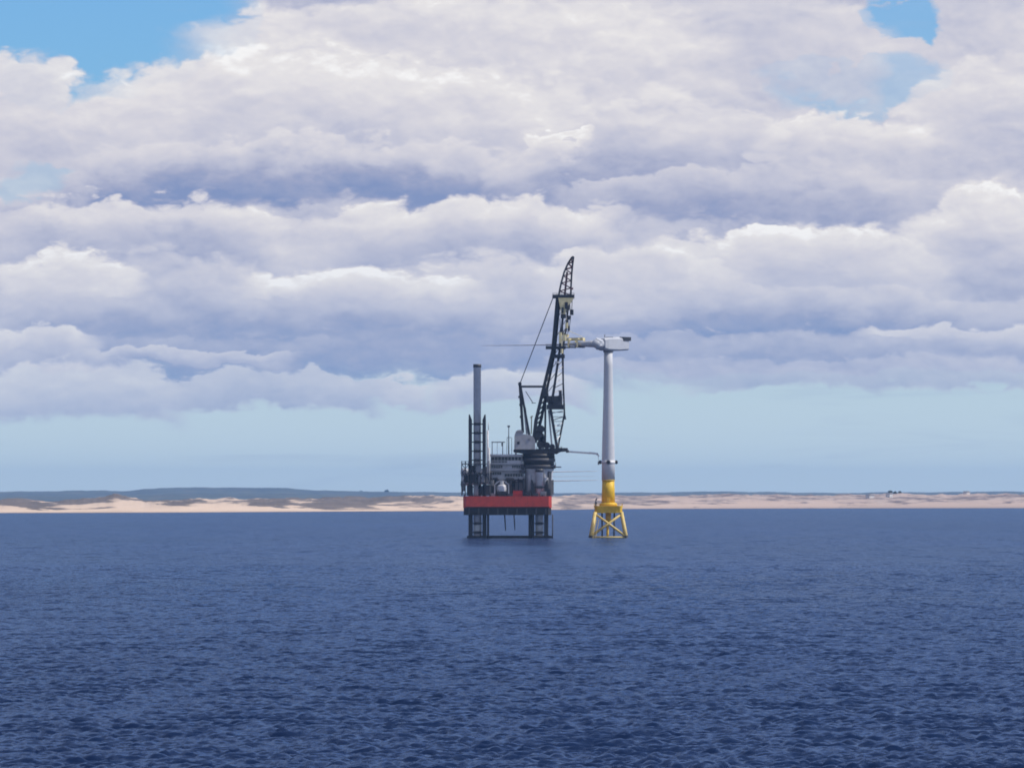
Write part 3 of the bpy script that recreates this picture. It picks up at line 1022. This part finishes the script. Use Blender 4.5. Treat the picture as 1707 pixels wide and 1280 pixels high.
def chain(pts, dep, w_, mat, name, taper=0.75):
    for k in range(len(pts) - 1):
        ww = w_ * (1 - (1 - taper) * k / (len(pts) - 1))
        a, b_ = Pt(*pts[k], dep), Pt(*pts[k + 1], dep)
        d = (b_ - a).normalized() * 0.12
        MB().bar(a - d, b_ + d, ww, ww).build(name, mat, boom)


def along(pts, t):
    t = t * (len(pts) - 1)
    k = min(int(t), len(pts) - 2)
    f = t - k
    return (pts[k][0] + (pts[k + 1][0] - pts[k][0]) * f, pts[k][1] + (pts[k + 1][1] - pts[k][1]) * f)


chain(L1, -20, 1.95, 'black', 'boom_chord')
chain(L2, -16, 1.6, 'black', 'boom_chord')
chain(L1, -11, 1.2, 'black', 'boom_chord')
chain(R1, -20, 1.5, 'black', 'boom_chord')
chain(R2, -16, 1.0, 'black', 'boom_chord')
chain(R2, -11, 0.55, 'dark', 'boom_chord')
NL = 22
for k in range(NL):
    t0, t1 = k / NL, (k + 1) / NL
    MB().bar(Pt(*along(L1, t0), -20), Pt(*along(L2, t1), -16), 0.6).build('lacing_bar', 'black', boom)
    MB().bar(Pt(*along(L2, t0), -16), Pt(*along(L1, t1), -11), 0.5).build('lacing_bar', 'black', boom)
    MB().bar(Pt(*along(R1, t0), -20), Pt(*along(R2, t1), -16), 0.46).build('lacing_bar', ('dark', 'grey')[k % 2], boom)
    if k % 2 == 0 and k > 9:
        MB().bar(Pt(*along(L2, t0), -16), Pt(*along(R1, t1), -20), 0.34).build('lacing_bar', 'dark', boom)
# rungs of the ladder-like right leg
for k in range(7):
    yy = 688 + k * 7.5
    f = (yy - 684) / 63.0
    MB().bar(Pt(918 + 10 * f, yy, -18), Pt(940 - 11 * f, yy, -17), 0.34).build('lacing_bar', 'mid', boom)
MB().bar(Pt(914.3, 684, -17.2), Pt(919.5, 743, -17.2), 0.95, 0.4).build('boom_stay', 'white', boom)
MB().bar(Pt(908.3, 746, -19), Pt(909, 654, -19), 1.1).build('king_post', 'black', boom)
# cross frame with winch platform
MB().box(X(911), X(940), Y0 - 21.2, Y0 - 10, Z(683), Z(675.5), 0.3).build('cross_frame', 'black', boom)
MB().box(X(913), X(937), Y0 - 20.2, Y0 - 12, Z(675.5) + 0.003, Z(661), 0.4).build('boom_winch', 'dark', boom)
for (x0, x1, y0, y1) in ((910, 914, 656, 672), (931, 936, 652, 668), (919, 925, 664, 671), (903, 911, 648, 662)):
    MB().box(X(x0), X(x1), Y0 - 21.4, Y0 - 18.4, Z(y1), Z(y0), 0.2).build('boom_fitting', 'black', boom)
MB().box(X(909.5), X(942.5), Y0 - 22, Y0 - 9, Z(583), Z(578.8), 0.2).build('boom_platform', 'black', boom)
MB().box(X(920), X(941), Y0 - 21.5, Y0 - 10, Z(598), Z(592.5), 0.2).build('cross_frame', 'black', boom)
rail(boom, X(910), X(942), Y0 - 21.8, Y0 - 9.2, Z(578.8), 'black', 1.2, 2.2)
# head: yellow sheave frames and platform
MB().prism_xz([(X(930), Z(499)), (X(956), Z(499)), (X(952.5), Z(505)), (X(944), Z(514)), (X(941), Z(531)), (X(937), Z(531)), (X(933), Z(514))], Y0 - 22.4, Y0 - 12).build('sheave_frame', 'cream', boom)
MB().box(X(926.5), X(931.5), Y0 - 21.2, Y0 - 11, Z(530), Z(499), 0.2).build('head_frame', 'black', boom)
for (x0, x1, y0, y1) in ((941, 946, 506, 517), (936, 939, 515, 524), (934, 943, 526, 533)):
    MB().box(X(x0), X(x1), Y0 - 23.3, Y0 - 22.43, Z(y1), Z(y0), 0.2).build('sheave', 'black', boom)
MB().box(X(920.5), X(957), Y0 - 21.8, Y0 - 10, Z(498.8), Z(493.6), 0.3).build('head_platform', 'black', boom)
rail(boom, X(921), X(956.5), Y0 - 21.5, Y0 - 10.3, Z(493.6), 'dark', 1.1, 2.2)
for (x0, x1, y0, y1, mt) in ((931, 936, 556, 574, 'cream'), (937, 943, 560, 570, 'cream'), (941.5, 946, 540, 549, 'cream'), (934, 938, 583.4, 591, 'cream'), (925, 931, 604, 607, 'grey')):
    MB().box(X(x0), X(x1), Y0 - 22.6, Y0 - 20.9, Z(y1), Z(y0), 0.3).build('boom_fitting', mt, boom)
# fly jib curving to the tip
J1 = [(931, 494), (935, 474), (940, 456), (946.5, 441), (953, 431)]
J2 = [(951, 494), (951.5, 476), (952.5, 458), (954, 443), (955.5, 431)]
jib = bpy.data.objects.new('fly_jib', None); COL.objects.link(jib); jib.parent = crane
jib.matrix_parent_inverse = Matrix.Translation(-crane.location)
for k in range(4):
    for pts, dep, ww, mt in ((J1, -19, 1.0, 'black'), (J1, -13, 0.9, 'redbrown'), (J2, -17.5, 1.0, 'black'), (J2, -14.5, 0.6, 'redbrown')):
        dd0, dd1 = dep + (-16 - dep) * k / 4.2, dep + (-16 - dep) * (k + 1) / 4.2
        MB().bar(Pt(*pts[k], dd0), Pt(*pts[k + 1], dd1), ww).build('jib_chord', mt, jib)
for k in range(12):
    t0, t1 = k / 12, (k + 1) / 12
    a, b_ = (J1, J2) if k % 2 else (J2, J1)
    MB().bar(Pt(*along(a, t0), -17), Pt(*along(b_, t1), -17), 0.85 if k > 6 else 0.6).build('jib_lacing', 'redbrown', jib)
MB().bar(Pt(941, 494, -16), Pt(945, 455, -16), 1.1, 0.8).build('jib_ladder', 'redbrown', jib)
MB().tube(Pt(954.5, 431.5, -18.5), Pt(954.5, 431.5, -13.5), 0.75, 0.75, 12).build('tip_sheave', 'black', jib)
MB().box(X(950), X(955), Y0 - 18, Y0 - 15, Z(484.5), Z(481.5), 0.1).build('jib_fitting', 'redbrown', jib)
# luffing ropes from the gantry to the head
for dd in (-20.5, -19.7, -10.5):
    MB().tube(Pt(866.5, 641, dd), Pt(921, 499.5, dd), 0.22, 0.22, 6).build('luffing_rope', 'dark', crane)
# hoist ropes and hook blocks under the head
for (x0, y0, x1, y1) in ((949, 499, 950, 519), (953.5, 499, 952.5, 519), (944, 505, 944.5, 556), (946.5, 530, 947, 555), (951, 528, 948, 552), (938, 583, 940, 690), (936, 583, 938, 660), (937.5, 533, 938.5, 578), (933, 533, 934, 578)):
    MB().tube(Pt(x0, y0, -18.5), Pt(x1, y1, -18.5), 0.2, 0.2, 6).build('hoist_rope', 'black', crane)
for (x0, x1, y0, y1) in ((949.5, 955.5, 518, 527), (943.5, 949, 511, 519), (945.5, 950.5, 528, 535), (943, 947, 536, 546), (946, 949.5, 545, 553)):
    MB().box(X(x0), X(x1), Y0 - 19.4, Y0 - 17.6, Z(y1), Z(y0), 0.35).build('hook_block', 'black', crane)
MB().prism_xz([(X(939), Z(690)), (X(941.5), Z(690)), (X(943.5), Z(700)), (X(939.5), Z(700))], Y0 - 19.2, Y0 - 17.8).build('hook_block', 'black', crane)

# ---- auxiliary knuckle crane on the right side
aux = thing('auxiliary_crane', (X(944), Y0 - 24, Z(752)), 'thin grey auxiliary jib reaching out from crane platform towards turbine tower', 'crane')
MB().box(X(942.5), X(947.5), Y0 - 25, Y0 - 22.7, Z(755), Z(750.5), 0.2).build('base', 'dark', aux)
MB().bar(Pt(946, 753.2, -24), Pt(984, 756, -24), 0.95, 0.8).build('inner_jib', 'grey', aux)
MB().bar(Pt(981, 755.2, -24.9), Pt(995.5, 757.2, -24.9), 1.15, 0.8).build('outer_jib', 'grey', aux)
MB().tube(Pt(996.2, 757, -24.9), Pt(996.4, 770, -24.9), 0.10, 0.10, 6).build('hoist_rope', 'mid', aux)
MB().bar(Pt(994.5, 757, -24.9), Pt(997.2, 761.5, -24.9), 0.9, 0.8).build('jib_head', 'grey', aux)
MB().box(X(995.3), X(997.6), Y0 - 25.4, Y0 - 24.5, Z(775), Z(770), 0.1).build('hook_block', 'dark', aux)


# ---- blades
def blade_mesh(name, L=80.0, N=40):
    """root at the origin, span along +X, chord along Y, flat sections"""
    prof = [(0.0, 4.6, 4.6), (0.04, 4.6, 4.5), (0.10, 4.9, 3.9), (0.2, 5.3, 2.7), (0.28, 4.9, 1.7), (0.4, 4.2, 1.05), (0.55, 3.1, 0.85), (0.75, 2.1, 0.6), (0.92, 1.2, 0.42), (0.985, 0.6, 0.28), (1.0, 0.15, 0.12)]
    v, f = [], []
    ns = 16
    ts = [(k / N) for k in range(N + 1)]
    for t in ts:
        c = float(np.interp(t, [p[0] for p in prof], [p[1] for p in prof]))
        h = float(np.interp(t, [p[0] for p in prof], [p[2] for p in prof]))
        blend = min(1.0, t / 0.2)
        for i in range(ns):
            a = 2 * math.pi * i / ns
            yy, zz = math.cos(a) * c / 2, math.sin(a) * h / 2
            zz *= 1 - blend * 0.45 * (0.5 - 0.5 * math.cos(a))     # sharper trailing edge
            yy -= blend * c * 0.16
            v.append((t * L, yy, zz + 2.2 * (t ** 2) * 0.35))
    for j in range(N):
        f += [(j * ns + i, j * ns + (i + 1) % ns, (j + 1) * ns + (i + 1) % ns, (j + 1) * ns + i) for i in range(ns)]
    f += [tuple(range(ns)), tuple(range(N * ns, (N + 1) * ns))]
    me = bpy.data.meshes.new(name)
    me.from_pydata(v, [], f)
    bm = bmesh.new(); bm.from_mesh(me); bmesh.ops.recalc_face_normals(bm, faces=bm.faces); bm.to_mesh(me); bm.free()
    me.polygons.foreach_set('use_smooth', [True] * len(me.polygons))
    me.materials.append(M['blade'])
    return me


BL = blade_mesh('blade')
for (yy, xr, lab) in ((784.5, 999, 'topmost stored grey rotor blade jutting out beside the crane pedestal'),
                      (799.8, 1000, 'lowest stored grey rotor blade jutting out beside the crane pedestal')):
    o = bpy.data.objects.new('rotor_blade', BL); COL.objects.link(o)
    ang = math.pi - R(19)
    o.rotation_euler = (0, 0, R(19))
    ln = 80 * math.cos(R(19))
    o.location = (X(xr) - ln, Y0 + 36 - 80 * math.sin(R(19)), Z(yy) - 0.8)
    tag(o, lab, 'rotor blade', 'blades stored on the barge')
o = bpy.data.objects.new('rotor_blade', BL); COL.objects.link(o)
o.rotation_euler = (0, 0, R(24)); o.scale = (1, 0.8, 0.5)
o.location = (X(994) - 80 * math.cos(R(24)), Y0 + 42 - 80 * math.sin(R(24)), Z(792.5) - 0.6)
tag(o, 'thin middle rotor blade stored between two others beside the crane pedestal', 'rotor blade', 'blades stored on the barge')
rack = thing('blade_rack', (X(884), Y0 + 18, Z_DECK), 'dark steel rack carrying the stored rotor blades behind accommodation block', 'rack')
for xx, dd in ((876, 14), (905, 19)):
    for s in (-2.6, 2.6):
        MB().bar((X(xx), Y0 + dd + s, Z_DECK), (X(xx), Y0 + dd + s, Z(782)), 0.5).build('post', 'dark', rack)
    for yy in (787, 795, 803):
        MB().bar((X(xx), Y0 + dd - 2.6, Z(yy)), (X(xx), Y0 + dd + 2.6, Z(yy)), 0.5).build('crossbar', 'dark', rack)

# ---- wind turbine
TX, TY = X(1014.6), Y0 + 12
turb = thing('wind_turbine', (TX, TY, 0), 'grey offshore wind turbine on yellow lattice jacket with a single blade fitted', 'wind turbine')
jk = bpy.data.objects.new('jacket', None); COL.objects.link(jk); jk.parent = turb
jk.matrix_parent_inverse = Matrix.Translation(-turb.location)
ZT = Z(855)
ht, hb_ = 7.3, 9.8
hbb = hb_ + (hb_ - ht) / ZT * 6


def jcorner(sx, sy, z):
    h = hb_ + (ht - hb_) * z / ZT
    return Vector((TX + sx * h, TY + sy * h, z))


for sx in (-1, 1):
    for sy in (-1, 1):
        MB().tube(jcorner(sx, sy, -6), jcorner(sx, sy, ZT + 0.5), 0.98, 0.9, 14).build('leg', 'paleyellow', jk)
faces = [((-1, -1), (1, -1)), ((1, -1), (1, 1)), ((1, 1), (-1, 1)), ((-1, 1), (-1, -1))]
for (a, b_) in faces:
    MB().tube(jcorner(*a, ZT - 0.4), jcorner(*b_, 0.6), 0.62, 0.62, 10).build('brace', 'paleyellow', jk)
    MB().tube(jcorner(*b_, ZT - 0.4), jcorner(*a, 0.6), 0.62, 0.62, 10).build('brace', 'paleyellow', jk)
    MB().tube(jcorner(*a, 0.3), jcorner(*b_, 0.3), 0.42, 0.42, 10).build('brace', 'paleyellow', jk)
MB().lathe(TX, TY, [(0.9, Z(873)), (1.5, Z(866)), (1.6, ZT + 0.2)], 24).build('lower_cone', 'yellow', jk)
MB().tube((TX - 0.4, TY - 1.5, -5), (TX - 0.4, TY - 1.5, Z(870)), 0.7, 0.7, 10).build('cable_tube', 'yellow', jk)
for k in (-1, 1):
    MB().tube((TX + k * 3.2, TY + 6, -5), (TX + k * 3.4, TY + 5, ZT), 0.45, 0.45, 8).build('cable_tube', 'dark', jk)
for sx in (-1, 1):
    for sy in (-1, 1):
        MB().tube(jcorner(sx, sy, -2), jcorner(sx, sy, 1.1), 1.06, 1.03, 14).build('marine_growth', 'antifoul', jk)
# boat landing on the front left leg
bl_ = MB()
for s in (-0.7, 0.7):
    bl_.tube(jcorner(-1, -1, -2) + Vector((s + 1.9, -1.5, 0)), jcorner(-1, -1, 10) + Vector((s + 1.9, -1.5, 0)), 0.16, 0.16, 6)
for k in range(9):
    q = jcorner(-1, -1, k * 1.2) + Vector((1.9, -1.5, 0))
    bl_.bar(q - Vector((0.7, 0, 0)), q + Vector((0.7, 0, 0)), 0.12)
bl_.build('boat_landing', 'paleyellow', jk)
tp = MB()
zA, zB = ZT, Z(843)
pl0 = [(-7.6, -7.6), (7.6, -7.6), (7.6, 7.6), (-7.6, 7.6)]
tp.box(TX - 7.6, TX + 7.6, TY - 7.6, TY + 7.6, zA, zB - 0.7, 1.2)
box_ = tp.build('transition_box', 'yellow', turb)
MB().prism([(TX + a, TY + b_) for a, b_ in ((-7.9, -6.2), (-6.2, -7.9), (6.2, -7.9), (7.9, -6.2), (7.9, 6.2), (6.2, 7.9), (-6.2, 7.9), (-7.9, 6.2))], zB - 0.7 + 0.002, zB).build('working_deck', 'yellow', box_)
for xo in (-3.6, 0.3, 4.2):
    MB().box(TX + xo - 0.35, TX + xo + 0.35, TY - 7.75, TY - 7.5, zA + 0.3, zB - 0.9).build('stiffener', 'yellow', box_)
rail(box_, TX - 7.7, TX + 7.7, TY - 7.7, TY + 7.7, zB, 'yellow', 1.2, 1.9)
MB().lathe(TX, TY, [(4.9, zB + 0.01), (5.0, Z(840.8)), (4.8, Z(839)), (3.8, Z(837.4))], 32).build('tower_flange', 'yellow', box_)
g = MB()
g.tube((X(993.5), TY - 6.6, zB), (X(993.5), TY - 6.6, Z(834)), 0.42, 0.36, 8)
g.tube((X(993.5), TY - 6.6, Z(834)), (X(995.6), TY - 6.6, Z(829.5)), 0.40, 0.32, 8)
g.box(X(991.8), X(995.4), TY - 7.3, TY - 6.0, Z(839.5), Z(836.6), 0.15)
g.build('davit_crane', 'dark', box_)
MB().lathe(TX, TY, [(3.75, Z(838)), (3.55, Z(818)), (3.4, Z(800.6))], 36).build('transition_piece', 'yellow', turb)
MB().box(TX - 0.85, TX + 0.85, TY - 4.0, TY - 3.3, Z(836.4), Z(829.5), 0.1).build('access_door', 'yellow', turb)
MB().lathe(TX, TY, [(3.72, Z(801)), (3.72, Z(799.8))], 36).build('joint_flange', 'yellow', turb)
tw = MB()
tw.lathe(TX, TY, [(3.62, Z(799.8)), (3.62, Z(770)), (3.45, Z(745)), (3.05, Z(700)), (2.62, Z(650)), (2.42, Z(610)), (2.36, Z(583))], 40)
tower = tw.build('tower', 'tower', turb)
for zz, r in ((Z(745), 3.48), (Z(690), 3.0), (Z(636), 2.58)):
    MB().lathe(TX, TY, [(r, zz - 0.12), (r, zz + 0.12)], 40).build('section_joint', 'tower', tower)
# ring of dark fenders clamped round the tower
MB().lathe(TX, TY, [(3.85, Z(772.2)), (3.9, Z(771)), (3.85, Z(767.2))], 36).build('clamp_ring', 'white', tower)
for k in range(8):
    a = -math.pi / 2 + k * math.pi / 4
    if k % 2:
        continue
    c = Vector((TX + math.cos(a) * 3.9, TY + math.sin(a) * 3.9, Z(770)))
    d = Vector((math.cos(a), math.sin(a), 0))
    MB().tube(c, c + d * 0.5, 0.95, 1.15, 14).tube(c + d * 0.5, c + d * 1.35, 1.15, 0.75, 14).build('fender', 'black', tower)

# nacelle turned obliquely, rotor axis towards the shore and west
NA = Vector((-0.62, -0.785, 0)).normalized()       # nose direction
NS = Vector((-NA.y, NA.x, 0))                       # sideways
if NS.x > 0:
    NS = -NS
NZ = Z(572.5)
NC = Vector((TX, TY, NZ))


def npt(a, s, z):
    return NC + NA * a + NS * s + Vector((0, 0, z))


sec = [(-15.4, 2.8, -2.2, 2.5), (-14.4, 3.5, -3.2, 3.3), (-6, 3.7, -3.7, 3.6), (4, 3.6, -3.6, 3.4), (6.6, 3.1, -3.0, 2.9)]
v_, f_ = [], []
for (a, hw, z0, z1) in sec:
    ch = 0.8
    for (s, z) in ((-hw, z0 + ch), (-hw + ch, z0), (hw - ch, z0), (hw, z0 + ch), (hw, z1 - ch), (hw - ch, z1), (-hw + ch, z1), (-hw, z1 - ch)):
        v_.append(npt(a, s, z))
for j in range(len(sec) - 1):
    f_ += [(j * 8 + i, j * 8 + (i + 1) % 8, (j + 1) * 8 + (i + 1) % 8, (j + 1) * 8 + i) for i in range(8)]
f_ += [tuple(range(8)), tuple(range((len(sec) - 1) * 8, len(sec) * 8))]
nac = MB().add(v_, f_).build('nacelle', 'nacelle', turb)


def nbox(name, a0, a1, s0, s1, z0, z1, mat, parent):
    vs = [npt(a, s, z) for z in (z0, z1) for s in (s0, s1) for a in (a0, a1)]
    return MB().add(vs, [(0, 2, 3, 1), (4, 5, 7, 6), (0, 1, 5, 4), (2, 6, 7, 3), (0, 4, 6, 2), (1, 3, 7, 5)]).build(name, mat, parent)


nbox('cooler_top', -15.8, -9.0, -3.9, 3.9, 2.0, 4.1, 'black', nac)['label'] = 'black cooler on the rear top of the nacelle'
nbox('roof_hatch', -7, -1, -2.6, 2.6, 3.45, 4.0, 'white', nac)
nbox('vent', 0.2, 2.0, 3.55, 3.75, -0.6, 0.9, 'dark', nac)
nbox('mast', 3.0, 3.3, -0.2, 0.2, 3.3, 5.2, 'mid', nac)
MB().lathe(TX, TY, [(2.7, NZ - 4.6), (2.9, NZ - 3.5)], 32).build('yaw_ring', 'mid', nac)
# hub and spinner
hubc = npt(9.6, 0, 0)
hv_, hf_ = [], []
pr_h = [(-3.2, 2.6), (-1.0, 2.8), (1.4, 2.6), (2.8, 2.0), (3.6, 1.1), (3.9, 0.2)]
for (a, r) in pr_h:
    for i in range(24):
        t = 2 * math.pi * i / 24
        hv_.append(hubc + NA * a + NS * (r * math.cos(t)) + Vector((0, 0, r * math.sin(t))))
for j in range(len(pr_h) - 1):
    hf_ += [(j * 24 + i, j * 24 + (i + 1) % 24, (j + 1) * 24 + (i + 1) % 24, (j + 1) * 24 + i) for i in range(24)]
hf_ += [tuple(range(24)), tuple(range(24 * (len(pr_h) - 1), 24 * len(pr_h)))]
hub = MB().add(hv_, hf_, True).build('hub', 'nacelle', turb)
for ang in (math.pi / 3, -math.pi / 3):             # empty blade sockets
    dd = (-NS * math.cos(ang) + Vector((0, 0, math.sin(ang))))
    MB().tube(hubc + dd * 1.2, hubc + dd * 2.75, 2.1, 2.0, 20).build('blade_socket', 'nacelle', hub)
bo = bpy.data.objects.new('blade', BL); COL.objects.link(bo); bo.parent = turb
start = hubc + NS * 2.2
bo.matrix_parent_inverse = Matrix.Translation(-turb.location)
bo.location = start
bo.rotation_euler = (0, R(0.2), math.atan2(NS.y, NS.x))
bo.scale = (1, 1, 0.86)

# ---- lifting yoke gripping the fitted blade
yc = start + NS * 10.5
yoke = thing('blade_yoke', yc - Vector((0, 0, 3)), 'cream yellow lifting yoke clamped round the fitted rotor blade', 'lifting yoke')


def ybar(name, a, b_, w_, mat='cream', h_=None):
    q = lambda t: yc + NS * t[0] + NA * t[1] + Vector((0, 0, t[2]))
    return MB().bar(q(a), q(b_), w_, h_).build(name, mat, yoke)


ybar('spreader_beam', (-3.0, 0, 2.7), (11, 0, 2.7), 1.7)
for a in (-1.0, 5.2, 9.6):
    ybar('clamp_arm', (a, -3.4, 2.7), (a, 3.4, 2.7), 0.9)
    for s in (-3.3, 3.3):
        ybar('clamp_jaw', (a, s, 2.7), (a, s, -1.7), 0.9, 'cream')
    ybar('clamp_jaw', (a, -3.3, -1.7), (a, 3.3, -1.7), 0.8, 'dark')
ybar('counterweight', (8, 0, 4.6), (11.6, 0, 6.0), 1.6)
for a in (-2, 9):
    q = yc + NS * a + Vector((0, 0, 4))
    MB().tube(q, Pt(947, 553, -18.5), 0.14, 0.14, 6).build('sling', 'cream', yoke)

# ---------------------------------------------------------------- small things on the far shore
def cottage(pxx, y, d, w_, h_, label, rz=0.0):
    d, z = on_dune(pxx, y)
    x = arc(pxx, d)
    z -= 1.0
    t = thing('house', (x, d, z), label, 'house', 'white houses on the far shore')
    MB().box(x - w_ / 2, x + w_ / 2, d - 5, d + 5, z - 6.0, z + h_).build('wall', 'render', t)
    MB().prism_xz([(x - w_ / 2 - 0.4, z + h_ + 0.003), (x + w_ / 2 + 0.4, z + h_ + 0.003), (x + w_ / 2 - 2.5, z + h_ + 3.2), (x - w_ / 2 + 2.5, z + h_ + 3.2)], d - 5.3, d + 5.3).build('roof', 'roof', t)
    t.rotation_euler = (0, 0, R(48))
    for k in (-0.25, 0.25):
        MB().box(x + k * w_ - 0.6, x + k * w_ + 0.6, d - 5.1, d - 4.9, z + 1.6, z + 2.9).build('window', 'glass', t)
    return t


cottage(1450, 829.5, 10420, 15, 4.0, 'long low white house among the dunes of the far shore')
cottage(1482, 829.0, 10430, 9, 6.5, 'small tall white house on the far dunes below the tree clump')
cottage(1611, 823.0, 11100, 11, 3.2, 'white house standing highest on the far shore')


def leaf_build(b, co, p):
    n = b.noise(co, 0.25, 4)
    return b.mixc(n, (0.025, 0.04, 0.022), (0.06, 0.075, 0.035))


M['leaf'] = principled('dark foliage', leaf_build, 0.9)


def far_tree(pxx, y, d, r, label):
    if d < 12000:
        d, z = on_dune(pxx, y)
        x, z = arc(pxx, d), z + r * 0.35
    else:
        x, z = arc(pxx, d), zat(y, d)
    t = thing('tree', (x, d, z - 8), label, 'tree', 'trees on the far skyline')
    tr = MB()
    tr.tube((x, d, z - 14), (x, d, z + r * 0.4), 1.0, 0.5, 8)
    for k in range(4):
        a = k * 1.6
        tr.tube((x, d, z - r * 0.3), (x + math.cos(a) * r * 0.7, d + math.sin(a) * r * 0.7, z + r * 0.5), 0.4, 0.15, 5)
    tr.build('trunk', M['trunk'], t)
    mb = MB()
    rr = random.Random(int(pxx))
    for k in range(420):
        v = Vector((rr.gauss(0, 1), rr.gauss(0, 1), rr.gauss(0, 1)))
        v = v.normalized() * r * (rr.random() ** 0.4)
        lob = 0.75 + 0.35 * mnoise.noise(v * (1.6 / r) + Vector((pxx, 0, 0)))
        c = Vector((x, d, z + r * 0.3)) + Vector((v.x * 1.25, v.y, v.z * 0.85)) * lob
        n_ = Vector((rr.gauss(0, 1), rr.gauss(0, 1), rr.gauss(0, 1))).normalized()
        u_ = n_.orthogonal().normalized() * r * 0.16
        q_ = n_.cross(u_)
        mb.add([c - u_ - q_, c + u_ - q_, c + u_ + q_, c - u_ + q_], [(0, 1, 2, 3)])
    o = mb.build('crown', 'leaf', t)
    return t


M['trunk'] = paint('tree bark', (0.06, 0.05, 0.04), (0.03, 0.03, 0.03), 0.3, 0.9)
far_tree(645, 820.0, 26200, 11, 'lone round tree standing on the blue skyline ridge')
far_tree(602, 819.5, 26200, 6.0, 'small tree on the blue ridge beyond the lone round tree')
far_tree(1484, 821.5, 11200, 4.5, 'dark round tree on the shore above the small white house')
far_tree(1492, 822.0, 11200, 3.6, 'lower dark tree beside the round tree above the small white house')
far_tree(1500, 822.0, 11250, 3.0, 'smallest dark tree at the end of the clump above the white house')
